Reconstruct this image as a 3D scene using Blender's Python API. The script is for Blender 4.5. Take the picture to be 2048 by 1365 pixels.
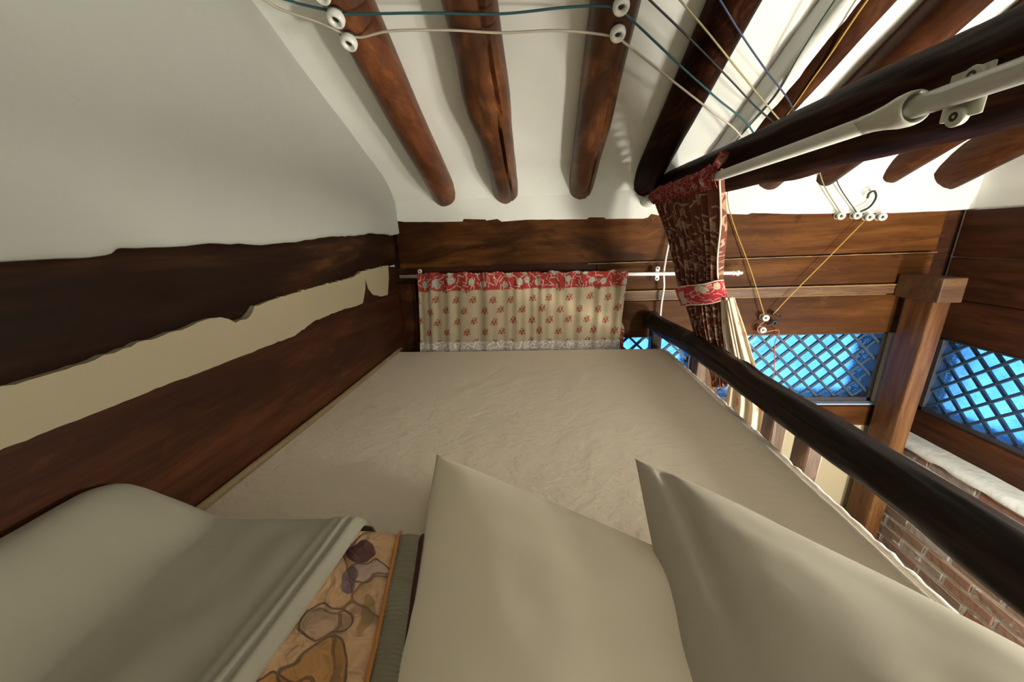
import bpy, bmesh, math, random
from mathutils import Vector, Matrix, noise
rnd = random.Random(7)
S = bpy.context.scene
COL = S.collection
for o in list(bpy.data.objects): bpy.data.objects.remove(o, do_unlink=True)
# ------------------------------------------------------------------ camera
cam = bpy.data.cameras.new('camera'); cam.sensor_fit = 'HORIZONTAL'; cam.sensor_width = 36.0
cam.lens = 700.0 / 2048.0 * 36.0; cam.clip_start = 0.02; cam.clip_end = 200
co = bpy.data.objects.new('camera', cam); COL.objects.link(co)
Mx = Matrix(((0.9959714746, 0.0149395721, 0.0884173677), (0.0804849721, 0.2857898586, -0.9549064488), (-0.0395346808, 0.9581758533, 0.2834361359)))
co.matrix_world = Matrix.Translation((0, 0, 2.09)) @ Mx.to_4x4()
S.camera = co
# ------------------------------------------------------------------ world (dusk sky) and exposure
W = bpy.data.worlds.new('dusk'); S.world = W; W.use_nodes = True
bgn = W.node_tree.nodes['Background']; bgn.inputs[0].default_value = (0.12, 0.44, 0.95, 1); bgn.inputs[1].default_value = 2.0
S.view_settings.view_transform = 'Standard'; S.view_settings.look = 'None'
S.view_settings.gamma = 1.0; S.view_settings.use_curve_mapping = False
S.view_settings.exposure = 0.93
LAMP_POS = (1.8, 0.30, 1.06); LAMP_STRENGTH = 160.0; LAMP_R = 0.10; LAMP_COL = (1.0, 0.95, 0.82)
FILL_POS = (1.36, 0.42, 1.84); FILL_STRENGTH = 46.0; FILL_R = 0.13  # second lamp, out of view, added to brighten the bed

# ------------------------------------------------------------------ node helper
class G:
    def __init__(s, name):
        s.m = bpy.data.materials.new(name); s.m.use_nodes = True; s.t = s.m.node_tree; s.t.nodes.clear()
        s.out = s.t.nodes.new('ShaderNodeOutputMaterial')
    def n(s, kind): return s.t.nodes.new(kind)
    def put(s, sock, v):
        if isinstance(v, bpy.types.NodeSocket): s.t.links.new(v, sock)
        elif v is not None:
            if hasattr(sock.default_value, '__len__') and not hasattr(v, '__len__'): v = (v,) * len(sock.default_value)
            if hasattr(v, '__len__') and len(sock.default_value) == 4 and len(v) == 3: v = (*v, 1)
            sock.default_value = v
    def math(s, op, a, b=None, c=None, clamp=False):
        x = s.n('ShaderNodeMath'); x.operation = op; x.use_clamp = clamp
        for k, v in enumerate((a, b, c)):
            if v is not None: s.put(x.inputs[k], v)
        return x.outputs[0]
    def add(s, a, b): return s.math('ADD', a, b)
    def sub(s, a, b): return s.math('SUBTRACT', a, b)
    def mul(s, a, b): return s.math('MULTIPLY', a, b)
    def mx(s, a, b): return s.math('MAXIMUM', a, b)
    def step(s, x, e0, e1):                       # smoothstep, 0 at e0 and 1 at e1
        r = s.n('ShaderNodeMapRange'); r.interpolation_type = 'SMOOTHSTEP'
        s.put(r.inputs['Value'], x)
        if e0 < e1: r.inputs[1].default_value, r.inputs[2].default_value = e0, e1
        else: r.inputs[1].default_value, r.inputs[2].default_value, r.inputs[3].default_value, r.inputs[4].default_value = e1, e0, 1, 0
        return r.outputs[0]
    def coord(s, kind='Object'): return s.n('ShaderNodeTexCoord').outputs[kind]
    def mapping(s, v, scale=(1, 1, 1), loc=(0, 0, 0), rot=(0, 0, 0)):
        x = s.n('ShaderNodeMapping'); s.put(x.inputs[0], v); x.inputs['Scale'].default_value = scale
        x.inputs['Location'].default_value = loc; x.inputs['Rotation'].default_value = rot; return x.outputs[0]
    def noise(s, v, scale, detail=3, rough=0.55, dist=0.0):
        x = s.n('ShaderNodeTexNoise'); s.put(x.inputs['Vector'], v); x.inputs['Scale'].default_value = scale
        x.inputs['Detail'].default_value = detail; x.inputs['Roughness'].default_value = rough; x.inputs['Distortion'].default_value = dist
        return x.outputs
    def voro(s, v, scale, feature='F1', rand=1.0, dim='3D'):
        x = s.n('ShaderNodeTexVoronoi'); x.voronoi_dimensions = dim; x.feature = feature; s.put(x.inputs['Vector'], v)
        x.inputs['Scale'].default_value = scale; x.inputs['Randomness'].default_value = rand; return x.outputs
    def mix(s, f, a, b):
        x = s.n('ShaderNodeMix'); x.data_type = 'RGBA'; s.put(x.inputs[0], f); s.put(x.inputs[6], a); s.put(x.inputs[7], b); return x.outputs[2]
    def ramp(s, f, stops):
        x = s.n('ShaderNodeValToRGB'); e = x.color_ramp.elements
        while len(e) < len(stops): e.new(0.5)
        for k, (p, c) in enumerate(stops): e[k].position = p; e[k].color = (*c, 1)
        s.put(x.inputs[0], f); return x.outputs[0]
    def vmath(s, op, a, b=None, scale=None):
        x = s.n('ShaderNodeVectorMath'); x.operation = op; s.put(x.inputs[0], a)
        if b is not None: s.put(x.inputs[1], b)
        if scale is not None: s.put(x.inputs['Scale'], scale)
        return x.outputs
    def sep(s, v):
        x = s.n('ShaderNodeSeparateXYZ'); s.put(x.inputs[0], v); return x.outputs
    def comb(s, a, b, c=0.0):
        x = s.n('ShaderNodeCombineXYZ'); s.put(x.inputs[0], a); s.put(x.inputs[1], b); s.put(x.inputs[2], c); return x.outputs[0]
    def bump(s, h, strength, dist=0.01):
        x = s.n('ShaderNodeBump'); x.inputs['Strength'].default_value = strength; x.inputs['Distance'].default_value = dist
        s.put(x.inputs['Height'], h); return x.outputs[0]
    def objrand(s): return s.n('ShaderNodeObjectInfo').outputs['Random']
    def bsdf(s, color, rough=0.6, metal=0.0, normal=None, spec=0.5, sheen=0.0, coat=0.0, emit=None, estr=0.0):
        x = s.n('ShaderNodeBsdfPrincipled'); s.put(x.inputs['Base Color'], color); s.put(x.inputs['Roughness'], rough)
        x.inputs['Metallic'].default_value = metal; x.inputs['Specular IOR Level'].default_value = spec
        x.inputs['Sheen Weight'].default_value = sheen; x.inputs['Coat Weight'].default_value = coat; x.inputs['Coat Roughness'].default_value = 0.25
        if normal is not None: s.put(x.inputs['Normal'], normal)
        if emit: s.put(x.inputs['Emission Color'], emit); x.inputs['Emission Strength'].default_value = estr
        return x.outputs[0]
    def done(s, sh): s.t.links.new(sh, s.out.inputs[0]); return s.m

def plain(name, c, rough=0.5, metal=0.0, spec=0.5, bump=0.0, bscale=60, var=0.0):
    g = G(name); col = c; nrm = None
    if var or bump:
        nz = g.noise(g.coord(), bscale, 3)
        if var: col = g.mix(nz[0], tuple(x * (1 - var) for x in c), tuple(min(1, x * (1 + var)) for x in c))
        if bump: nrm = g.bump(nz[0], bump, 0.004)
    return g.done(g.bsdf(col, rough, metal, nrm, spec))

def wood(name, dark, mid, light, axis=1, stain=0.5, rough=0.42, grain=1.0, coat=0.15, seedoff=0.0, stain_lo=0.42, spec=0.45, smask=None):
    g = G(name); r = g.objrand(); off = g.comb(g.mul(r, 37.0), g.mul(r, 11.0), g.add(g.mul(r, 23.0), seedoff))
    v = g.vmath('ADD', g.coord(), off)[0]
    sc = [1.0, 1.0, 1.0]; sc[axis] = 0.10
    vs = g.mapping(v, tuple(sc)); sc2 = [1.0, 1.0, 1.0]; sc2[axis] = 0.3
    vl = g.mapping(v, tuple(sc2))
    fine = g.noise(vs, 75 * grain, 4, 0.65, 0.4)[0]
    med = g.noise(vs, 17 * grain, 3, 0.55, 0.8)[0]
    big = g.noise(vl, 6.5, 4, 0.6, 0.6)[0]
    f = g.add(g.mul(med, 0.6), g.mul(fine, 0.4))
    c = g.ramp(f, [(0.34, dark), (0.49, mid), (0.64, light)])
    knot = g.noise(g.mapping(v, tuple(0.45 if k == axis else 1.0 for k in range(3))), 13 * grain, 5, 0.7, 1.2)[0]
    c = g.mix(g.mul(g.step(knot, 0.58, 0.70), 0.65), c, tuple(x * 0.7 for x in dark)); c = g.mix(g.mul(g.step(knot, 0.42, 0.32), 0.5), c, tuple(min(1, x * 1.25) for x in light))
    pore = g.noise(g.mapping(v, tuple(0.06 if k == axis else 1.0 for k in range(3))), 190 * grain, 2, 0.6)[0]
    c = g.mix(g.mul(g.step(pore, 0.56, 0.68), 0.35), c, dark)
    st = g.step(big, stain_lo, stain_lo + 0.22)
    sf = g.mul(g.sub(1.0, st), stain)
    if smask: sf = g.mul(sf, g.step(g.sep(g.coord())[axis], smask[0], smask[1]))
    c = g.mix(sf, c, tuple(x * 0.45 for x in dark))
    c = g.mix(g.mul(r, 0.30), c, tuple(x * 0.8 for x in mid))
    h = g.add(g.mul(fine, 0.6), g.mul(med, 0.6))
    return g.done(g.bsdf(c, g.add(rough, g.mul(fine, 0.18)), 0, g.bump(h, 0.35, 0.004), spec, 0, coat))

def plaster(name, c, var=0.06):
    g = G(name); v = g.coord(); a = g.noise(v, 2.3, 5, 0.6)[0]; b = g.noise(v, 26, 4, 0.6)[0]; d = g.noise(v, 7, 3, 0.5, 0.5)[0]
    col = g.mix(a, tuple(x * (1 - var) for x in c), tuple(min(1, x * (1 + var)) for x in c))
    return g.done(g.bsdf(col, 0.85, 0, g.bump(g.add(g.mul(b, 0.35), d), 0.22, 0.012), 0.25))

# fabrics ------------------------------------------------------------
def uvxy(g):
    s = g.sep(g.n('ShaderNodeUVMap').outputs[0]); return s[0], s[1]
def rosettes(g, u, v, cx, cy, r):
    """staggered sprigs on a grid in metres: returns petals mask, leaf mask"""
    row = g.math('FLOOR', g.math('DIVIDE', v, cy)); odd = g.math('FLOORED_MODULO', row, 2.0)
    uu = g.add(g.math('DIVIDE', u, cx), g.mul(odd, 0.5)); colm = g.math('FLOOR', uu)
    wn = g.n('ShaderNodeTexWhiteNoise'); wn.noise_dimensions = '2D'; g.put(wn.inputs['Vector'], g.comb(colm, row)); rs = g.sep(wn.outputs['Color'])
    lx = g.mul(g.sub(g.sub(uu, colm), g.add(0.5, g.mul(g.sub(rs[0], 0.5), 0.22))), cx)
    ly = g.mul(g.sub(g.sub(g.math('DIVIDE', v, cy), row), g.add(0.5, g.mul(g.sub(rs[1], 0.5), 0.22))), cy)
    nz = g.noise(g.comb(u, v), 150, 2)[1]; ns = g.sep(nz)
    lx = g.add(lx, g.mul(g.sub(ns[0], 0.5), r * 0.9)); ly = g.add(ly, g.mul(g.sub(ns[1], 0.5), r * 0.9))
    def blobs(pts, rad):
        m = None
        for (px, py) in pts:
            d = g.math('SQRT', g.add(g.math('POWER', g.sub(lx, px), 2.0), g.math('POWER', g.sub(ly, py), 2.0)))
            k = g.step(d, rad * 1.1, rad * 0.75); m = k if m is None else g.mx(m, k)
        return m
    return blobs([(-r * .62, r * .3), (r * .62, r * .35), (0, -r * .55)], r * 0.55), blobs([(-r * 1.1, -r * .5), (r * 1.1, -r * .45), (0, r * 1.15), (r * .9, r * 1.0)], r * 0.36)
def dashes(g, p, scale, ln, wd):
    """short strokes with a random direction, one per cell"""
    vo = g.voro(p, scale, 'F1', 0.9, '2D'); d = g.vmath('SUBTRACT', p, vo['Position'])[0]; ds = g.sep(d); cs = g.sep(vo['Color'])
    an = g.mul(cs[0], 6.283); ca, sa = g.math('COSINE', an), g.math('SINE', an)
    x = g.add(g.mul(ds[0], ca), g.mul(ds[1], sa)); y = g.sub(g.mul(ds[1], ca), g.mul(ds[0], sa))
    y = g.add(y, g.mul(g.math('SINE', g.mul(x, 2.2 / ln)), wd * 1.2))
    return g.mul(g.step(g.math('ABSOLUTE', y), wd, wd * 0.6), g.step(g.math('ABSOLUTE', x), ln, ln * 0.9)), vo
def weave(g, u, v, k=700): return g.noise(g.comb(g.mul(u, k), g.mul(v, k * 0.6)), 1.0, 2)[0]
def fab_cream():
    g = G('cream_floral_cotton'); u, v = uvxy(g); pet, leaf = rosettes(g, u, v, 0.125, 0.062, 0.0165); w = weave(g, u, v)
    w2 = g.noise(g.comb(u, v), 9, 3)[0]
    base = g.mix(w2, (0.44, 0.36, 0.235), (0.54, 0.46, 0.32)); base = g.mix(g.step(w, 0.35, 0.7), g.mix(0.2, base, (0.3, 0.22, 0.14)), base)
    sp = g.voro(g.comb(u, v), 85, 'F1', 1.0, '2D')[0]
    base = g.mix(g.mul(g.step(sp, 0.16, 0.10), 0.5), base, (0.42, 0.16, 0.10))
    c = g.mix(leaf, base, (0.27, 0.13, 0.075)); c = g.mix(pet, c, (0.30, 0.082, 0.042))
    return g.done(g.bsdf(c, 0.9, 0, g.bump(w, 0.15, 0.002), 0.15, 0.15))
def fab_print(name, base, stroke, flower, fl2, sscale=24, fscale=17, fr=0.27, dim=1.0):
    g = G(name); u, v = uvxy(g); p = g.comb(u, v); wob = g.noise(p, 60, 2)[1]
    p2 = g.vmath('ADD', p, g.vmath('SCALE', g.vmath('SUBTRACT', wob, (0.5, 0.5, 0.5))[0], None, 0.012)[0])[0]
    d, _ = dashes(g, p2, sscale, 0.50 / sscale, 0.075 / sscale); d2, _ = dashes(g, g.vmath('ADD', p2, (3.3, 1.7, 0))[0], sscale * 1.2, 0.34 / sscale, 0.07 / sscale)
    fv = g.voro(p2, fscale, 'F1', 0.85, '2D'); sel = g.step(g.sep(fv['Color'])[1], 0.40, 0.44)
    fm = g.mul(g.step(fv[0], fr * 1.08, fr * 0.9), sel); fc = g.step(g.noise(p, 190, 2)[0], 0.46, 0.56)
    w = weave(g, u, v)
    c = g.mix(g.mul(g.noise(p, 30, 2)[0], 0.5), base, tuple(x * 0.7 for x in base))
    c = g.mix(g.mx(d, d2), c, stroke); c = g.mix(fm, c, g.mix(fc, flower, fl2))
    return g.done(g.bsdf(c, 0.9, 0, g.bump(w, 0.15, 0.002), 0.12, 0.1))

def cloth(name, c, scale=900, bumps=0.08, var=0.03, sheen=0.1):
    g = G(name); v = g.coord(); a = g.noise(v, 3, 3)[0]; w = g.noise(v, scale, 1)[0]; wr = g.noise(v, 9, 2, 0.5, 1.0)[0]
    col = g.mix(a, tuple(x * (1 - var) for x in c), tuple(x * (1 + var) for x in c))
    return g.done(g.bsdf(col, 0.85, 0, g.bump(g.add(g.mul(w, 0.15), wr), bumps, 0.01), 0.2, sheen))

M = {}
M['plaster'] = plaster('white_plaster', (0.84, 0.85, 0.80))
M['plaster_grey_dim'] = plaster('dimmed_grey_plaster', (0.405, 0.41, 0.365), 0.08)  # greyer plaster; the left wall's dimmer light is also put into its colour
M['plaster_warm'] = plaster('cream_plaster', (0.42, 0.36, 0.24), 0.04)
M['rafter'] = wood('varnished_log', (0.05, 0.013, 0.004), (0.15, 0.044, 0.012), (0.26, 0.09, 0.026), 1, 0.55, 0.38)
M['rafter_dark'] = wood('browned_log', (0.022, 0.006, 0.002), (0.070, 0.021, 0.006), (0.13, 0.046, 0.014), 1, 0.6, 0.42, 1.0, 0.0, 0.0, 0.44, 0.15)
M['bead'] = plain('pale_split_edge', (0.26, 0.145, 0.055), 0.6, bump=0.3, var=0.3)
M['bark'] = wood('knotty_log', (0.05, 0.013, 0.004), (0.155, 0.05, 0.014), (0.33, 0.13, 0.038), 1, 0.85, 0.38, 0.8, 0.15, 3.1, 0.46)
M['beam'] = wood('dark_beam', (0.006, 0.002, 0.001), (0.020, 0.006, 0.0025), (0.065, 0.024, 0.010), 1, 0.55, 0.42, 1.0, 0.0, 0.0, 0.42, 0.04)
M['walllog'] = wood('sooty_log', (0.012,0.005,0.003), (0.038,0.014,0.006), (0.13,0.056,0.020), 1, 0.75, 0.5, 0.7, 0.0, 0.0, 0.44, 0.15)
M['board'] = wood('stained_board', (0.025, 0.007, 0.003), (0.06, 0.017, 0.006), (0.115, 0.038, 0.012), 1, 0.45, 0.42, 0.7, 0.03, 0.0, 0.42, 0.2)
M['plank'] = wood('pine_plank', (0.034,0.010,0.0021), (0.088,0.030,0.0066), (0.155,0.060,0.0145), 0, 0.30, 0.45, 0.55, 0.0, 0.0, 0.42, 0.12)
M['plank_sooty'] = wood('smoke_stained_plank', (0.042,0.0125,0.0027), (0.100,0.0345,0.0078), (0.165,0.063,0.0155), 0, 0.85, 0.45, 0.55, 0.0, 1.0, 0.40, 0.12, (0.75, -0.1))
M['plank_dark'] = wood('dark_plank', (0.025, 0.008, 0.004), (0.055, 0.018, 0.007), (0.1, 0.036, 0.013), 0, 0.4, 0.45, 0.55, 0.0, 0.0, 0.42, 0.2)
M['plank_y'] = wood('side_wall_plank', (0.022, 0.007, 0.003), (0.048, 0.015, 0.006), (0.08, 0.028, 0.01), 1, 0.3, 0.45, 0.55, 0.0, 0.0, 0.42, 0.2)
M['post'] = wood('varnished_post', (0.055, 0.019, 0.006), (0.125, 0.050, 0.0165), (0.23, 0.115, 0.045), 2, 0.15, 0.42, 0.6, 0.03, 0.0, 0.42, 0.25)
M['block'] = wood('capital_block', (0.045, 0.018, 0.007), (0.1, 0.045, 0.018), (0.16, 0.085, 0.038), 0, 0.1, 0.5, 0.6)
M['rail'] = wood('black_oiled_rail', (0.005, 0.003, 0.002), (0.014, 0.006, 0.004), (0.04, 0.018, 0.01), 1, 0.5, 0.36, 1.0, 0.0, 0.0, 0.42, 0.22)
M['railpost'] = wood('rail_post_wood', (0.04, 0.018, 0.009), (0.11, 0.052, 0.024), (0.25, 0.14, 0.07), 2, 0.5, 0.42)
M['strip'] = wood('pale_moulding', (0.06, 0.022, 0.006), (0.10, 0.042, 0.012), (0.22, 0.12, 0.045), 0, 0.1, 0.5)
M['bamboo'] = wood('pale_cane', (0.16, 0.11, 0.05), (0.30, 0.22, 0.115), (0.42, 0.33, 0.18), 1, 0.2, 0.5)
M['floorwood'] = wood('floorboard', (0.06, 0.025, 0.01), (0.14, 0.06, 0.025), (0.22, 0.11, 0.05), 1, 0.2, 0.4)
M['lattice'] = plain('backlit_lattice_wood', (0.025, 0.05, 0.085), 0.5, bump=0.1)  # wooden strips; backlit darkness and blue window glare put into the colour
M['winframe'] = plain('dark_window_frame', (0.035, 0.033, 0.037), 0.45, bump=0.1)
M['white_metal'] = plain('white_enamel_tube', (0.62, 0.62, 0.56), 0.28, 0.0, 0.6)
M['ivory'] = plain('ivory_enamel', (0.50, 0.49, 0.40), 0.32, 0.0, 0.6)
M['white_rod'] = plain('white_painted_rod', (0.80, 0.80, 0.80), 0.35)
M['porcelain'] = plain('white_porcelain', (0.78, 0.78, 0.72), 0.12, 0, 0.7)
M['grime'] = plain('grimy_porcelain', (0.36, 0.34, 0.29), 0.5, 0, 0.4, 0.1, 80, 0.2)
M['screw'] = plain('dark_screw', (0.05, 0.05, 0.05), 0.4, 0.8)
M['wire_teal'] = plain('teal_wire', (0.02, 0.085, 0.10), 0.5)
M['wire_white'] = plain('greyed_white_wire', (0.50, 0.44, 0.35), 0.6)
M['wire_black'] = plain('black_wire', (0.018, 0.018, 0.02), 0.45)
M['wire_olive'] = plain('olive_wire', (0.30, 0.26, 0.13), 0.5)
M['wire_blue'] = plain('dark_blue_wire', (0.03, 0.045, 0.10), 0.45)
M['wire_yellow'] = plain('yellow_wire', (0.52, 0.32, 0.07), 0.45)
M['wire_green'] = plain('dark_green_wire', (0.03, 0.075, 0.05), 0.5)
M['wire_red'] = plain('faded_red_wire', (0.55, 0.14, 0.09), 0.5)
M['cable'] = plain('white_cable', (0.82, 0.81, 0.78), 0.4)
M['mortar'] = plain('whitewashed_mortar', (0.62, 0.63, 0.60), 0.9, 0, 0.2, 0.5, 40, 0.08)
def brickmat():
    g = G('old_brick'); r = g.objrand(); v = g.coord(); n1 = g.noise(v, 40, 4)[0]; n2 = g.noise(g.vmath('ADD', v, g.comb(g.mul(r, 9.0), r, r))[0], 14, 3)[0]
    c = g.ramp(r, [(0.0, (0.20, 0.085, 0.055)), (0.35, (0.24, 0.15, 0.105)), (0.6, (0.22, 0.17, 0.12)), (0.8, (0.34, 0.33, 0.30)), (1.0, (0.17, 0.08, 0.055))])
    c = g.mix(g.mul(n1, 0.5), c, (0.22, 0.13, 0.09)); c = g.mix(g.step(n2, 0.60, 0.72), c, (0.58, 0.57, 0.54))
    return g.done(g.bsdf(c, 0.9, 0, g.bump(n1, 0.5, 0.006), 0.2))
M['brick'] = brickmat()
M['cream'] = fab_cream()
M['header'] = fab_print('red_floral_header', (0.36, 0.045, 0.04), (0.55, 0.36, 0.27), (0.27, 0.29, 0.26), (0.55, 0.50, 0.40), 22, 16, 0.31)
M['maroon'] = fab_print('dark_maroon_print', (0.16, 0.052, 0.034), (0.42, 0.26, 0.19), (0.40, 0.28, 0.17), (0.26, 0.15, 0.10), 15, 11, 0.25)
M['ruffle'] = fab_print('red_ruffle_print', (0.22, 0.024, 0.024), (0.36, 0.15, 0.11), (0.30, 0.20, 0.12), (0.16, 0.08, 0.06), 36, 22)
M['band'] = fab_print('red_tie_print', (0.45, 0.035, 0.045), (0.62, 0.36, 0.30), (0.55, 0.48, 0.32), (0.38, 0.36, 0.30), 34, 24, 0.36)
M['lining'] = fab_print('cream_lining', (0.66, 0.56, 0.41), (0.60, 0.50, 0.36), (0.55, 0.20, 0.14), (0.60, 0.34, 0.22), 30, 11, 0.2)
M['lace'] = cloth('white_lace', (0.62, 0.56, 0.50), 260, 0.6, 0.1)
M['cord'] = cloth('cream_piping', (0.72, 0.60, 0.46))
def sheetmat():
    g = G('quilted_beige_cotton'); v = g.coord()
    n = g.noise(g.mapping(v, (1.0, 1.5, 1.0), (0, 0, 0), (0, 0, 0.3)), 34, 2, 0.5, 0.3)[0]; f = g.noise(v, 800, 1)[0]
    c = g.mix(g.noise(v, 2, 3)[0], (0.74, 0.65, 0.525), (0.82, 0.725, 0.59))
    h = g.step(n, 0.40, 0.60)
    return g.done(g.bsdf(c, 0.9, 0, g.bump(g.add(h, g.mul(f, 0.1)), 0.16, 0.006), 0.15, 0.1))
M['sheet'] = sheetmat()
M['matside'] = cloth('mattress_side', (0.52, 0.44, 0.35))
M['trim_white'] = cloth('white_edge_trim', (0.75, 0.71, 0.64), 200, 0.5, 0.08)
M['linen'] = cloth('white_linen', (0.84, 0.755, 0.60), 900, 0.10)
M['linen_shaded'] = cloth('shaded_white_linen', (0.46, 0.42, 0.335), 900, 0.12)  # same white linen as above, the second pillow's shade put into its colour
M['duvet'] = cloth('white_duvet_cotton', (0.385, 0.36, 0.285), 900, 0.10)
M['quilt_under'] = cloth('cream_quilt_backing', (0.50, 0.40, 0.27), 300, 0.3)
def satin():
    g = G('peach_satin_embroidery'); u, v = uvxy(g); p = g.comb(u, v)
    wob = g.vmath('SCALE', g.vmath('SUBTRACT', g.noise(p, 14, 2)[1], (0.5, 0.5, 0.5))[0], None, 0.07)[0]; q = g.vmath('ADD', p, wob)[0]
    vo = g.voro(q, 11, 'DISTANCE_TO_EDGE', 1.0, '2D')[0]; line = g.step(vo, 0.035, 0.012)
    qs = g.sep(q)
    def blob(cu, cv, ru, rv):
        d = g.math('SQRT', g.add(g.math('POWER', g.math('DIVIDE', g.sub(qs[0], cu), ru), 2.0), g.math('POWER', g.math('DIVIDE', g.sub(qs[1], cv), rv), 2.0)))
        return g.step(d, 1.02, 0.94), g.mul(g.step(d, 1.10, 1.03), g.step(d, 0.93, 1.0))
    c = g.mix(g.noise(p, 12, 3)[0], (0.56, 0.32, 0.155), (0.70, 0.445, 0.245))
    b1, l1 = blob(0.075, 0.085, 0.030, 0.022); b2, l2 = blob(0.095, 0.105, 0.018, 0.03); b3, l3 = blob(0.105, 0.23, 0.036, 0.030); b5, l5 = blob(0.06, 0.155, 0.012, 0.03); b6, l6 = blob(0.135, 0.262, 0.03, 0.026); b7, l7 = blob(0.115, 0.175, 0.03, 0.022)
    c = g.mix(b1, c, (0.50, 0.34, 0.27)); c = g.mix(b2, c, (0.24, 0.14, 0.16)); c = g.mix(b3, c, (0.52, 0.25, 0.075)); c = g.mix(g.mul(b6, 0.9), c, (0.48, 0.21, 0.045)); c = g.mix(b5, c, (0.38, 0.23, 0.09)); c = g.mix(b7, c, (0.56, 0.35, 0.22))
    b8, l8 = blob(0.100, 0.050, 0.020, 0.018); c = g.mix(b8, c, (0.12, 0.035, 0.03))
    ln = g.mx(g.mx(l1, l3), g.mx(g.mx(l6, l7), g.mul(line, 0.75)))
    c = g.mix(ln, c, (0.19, 0.085, 0.03))
    h = g.sub(g.step(vo, 0.0, 0.22), g.mul(ln, 0.4))
    puck = g.noise(p, 30, 2, 0.5, 1.0)[0]
    return g.done(g.bsdf(c, 0.30, 0, g.bump(g.add(h, g.mul(puck, 1.6)), 0.8, 0.010), 0.5, 0.2))
M['satin'] = satin()
def ribbed():
    g = G('grey_green_ribbed_border'); u, v = uvxy(g)
    r = g.math('SINE', g.add(g.mul(v, 1050.0), g.mul(g.noise(g.comb(u, v), 40, 2)[0], 5.0))); n = g.noise(g.comb(u, v), 25, 3)[0]
    c = g.mix(g.step(r, -1.0, 1.0), (0.17, 0.16, 0.105), (0.31, 0.295, 0.205)); c = g.mix(n, c, (0.22, 0.19, 0.12))
    return g.done(g.bsdf(c, 0.42, 0, g.bump(r, 0.35, 0.003), 0.5, 0.2))
M['rib'] = ribbed()
M['orange'] = cloth('orange_edging', (0.50, 0.20, 0.06)); M['darkpipe'] = cloth('dark_brown_piping', (0.06, 0.018, 0.012))
def glassmat():
    g = G('figured_window_glass'); v = g.coord(); p = g.mapping(v, (1, 1, 1), (0, 0, 0), (0, 0.5, 0))
    n = g.noise(g.mapping(p, (1, 1, 3.0)), 60, 3, 0.6, 1.5)[0]; sc = g.step(n, 0.55, 0.66); dk = g.step(n, 0.40, 0.33); big = g.noise(v, 6, 3)[0]
    tint = g.mix(g.step(big, 0.3, 0.7), (0.70, 0.80, 0.96), (0.98, 0.99, 1.0)); tint = g.mix(g.mul(dk, 0.6), tint, (0.30, 0.42, 0.65))
    x = g.n('ShaderNodeBsdfRefraction'); g.put(x.inputs['Color'], tint); x.inputs['Roughness'].default_value = 0.25; x.inputs['IOR'].default_value = 1.08
    g.put(x.inputs['Normal'], g.bump(n, 0.6, 0.01))
    gl = g.n('ShaderNodeBsdfGlossy'); gl.inputs['Roughness'].default_value = 0.2
    di = g.n('ShaderNodeBsdfTranslucent'); g.put(di.inputs['Color'], (0.85, 0.9, 0.95))
    m1 = g.n('ShaderNodeMixShader'); g.put(m1.inputs[0], g.mul(sc, 0.6)); g.t.links.new(x.outputs[0], m1.inputs[1]); g.t.links.new(di.outputs[0], m1.inputs[2])
    m2 = g.n('ShaderNodeMixShader'); m2.inputs[0].default_value = 0.05; g.t.links.new(m1.outputs[0], m2.inputs[1]); g.t.links.new(gl.outputs[0], m2.inputs[2])
    return g.done(m2.outputs[0])
M['glass'] = glassmat()
def lampmat():
    g = G('frosted_lamp_globe'); e = g.n('ShaderNodeEmission'); e.inputs[0].default_value = (*LAMP_COL, 1); e.inputs[1].default_value = LAMP_STRENGTH
    return g.done(e.outputs[0])
M['lamp'] = lampmat()
def fillmat():
    g = G('fill_glow'); e = g.n('ShaderNodeEmission'); e.inputs[0].default_value = (*LAMP_COL, 1); e.inputs[1].default_value = FILL_STRENGTH
    return g.done(e.outputs[0])
M['fill_light'] = fillmat()

# ------------------------------------------------------------------ object helpers
def wloc(o):
    v = Vector((0, 0, 0))
    while o: v += o.location; o = o.parent
    return v
def mesh(name, verts, faces, mat, parent=None, smooth=False, uv=None, origin=None):
    """verts are world positions; the object's origin goes to the middle of them (or to origin)"""
    if origin is None:
        lo = [min(v[k] for v in verts) for k in range(3)]; hi = [max(v[k] for v in verts) for k in range(3)]
        origin = [(a + b) / 2 for a, b in zip(lo, hi)]
    O = Vector(origin); me = bpy.data.meshes.new(name)
    me.from_pydata([tuple(Vector(v) - O) for v in verts], [], faces)
    if uv:
        l = me.uv_layers.new(name='UVMap')
        for lp in me.loops: l.data[lp.index].uv = uv[lp.vertex_index]
    if smooth:
        for p in me.polygons: p.use_smooth = True
    me.materials.append(M[mat] if isinstance(mat, str) else mat); me.update()
    o = bpy.data.objects.new(name, me); COL.objects.link(o)
    if parent: o.parent = parent; o.location = O - wloc(parent)
    else: o.location = O
    return o
def thing(name, label, cat, loc, group=None):
    o = bpy.data.objects.new(name, None); COL.objects.link(o); o.location = loc; o.empty_display_size = 0.05
    return tag(o, label, cat, group)
def tag(o, label, cat, group=None):
    o['label'] = label; o['category'] = cat
    if group: o['group'] = group
    return o
def struct(o): o['kind'] = 'structure'; return o
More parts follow.
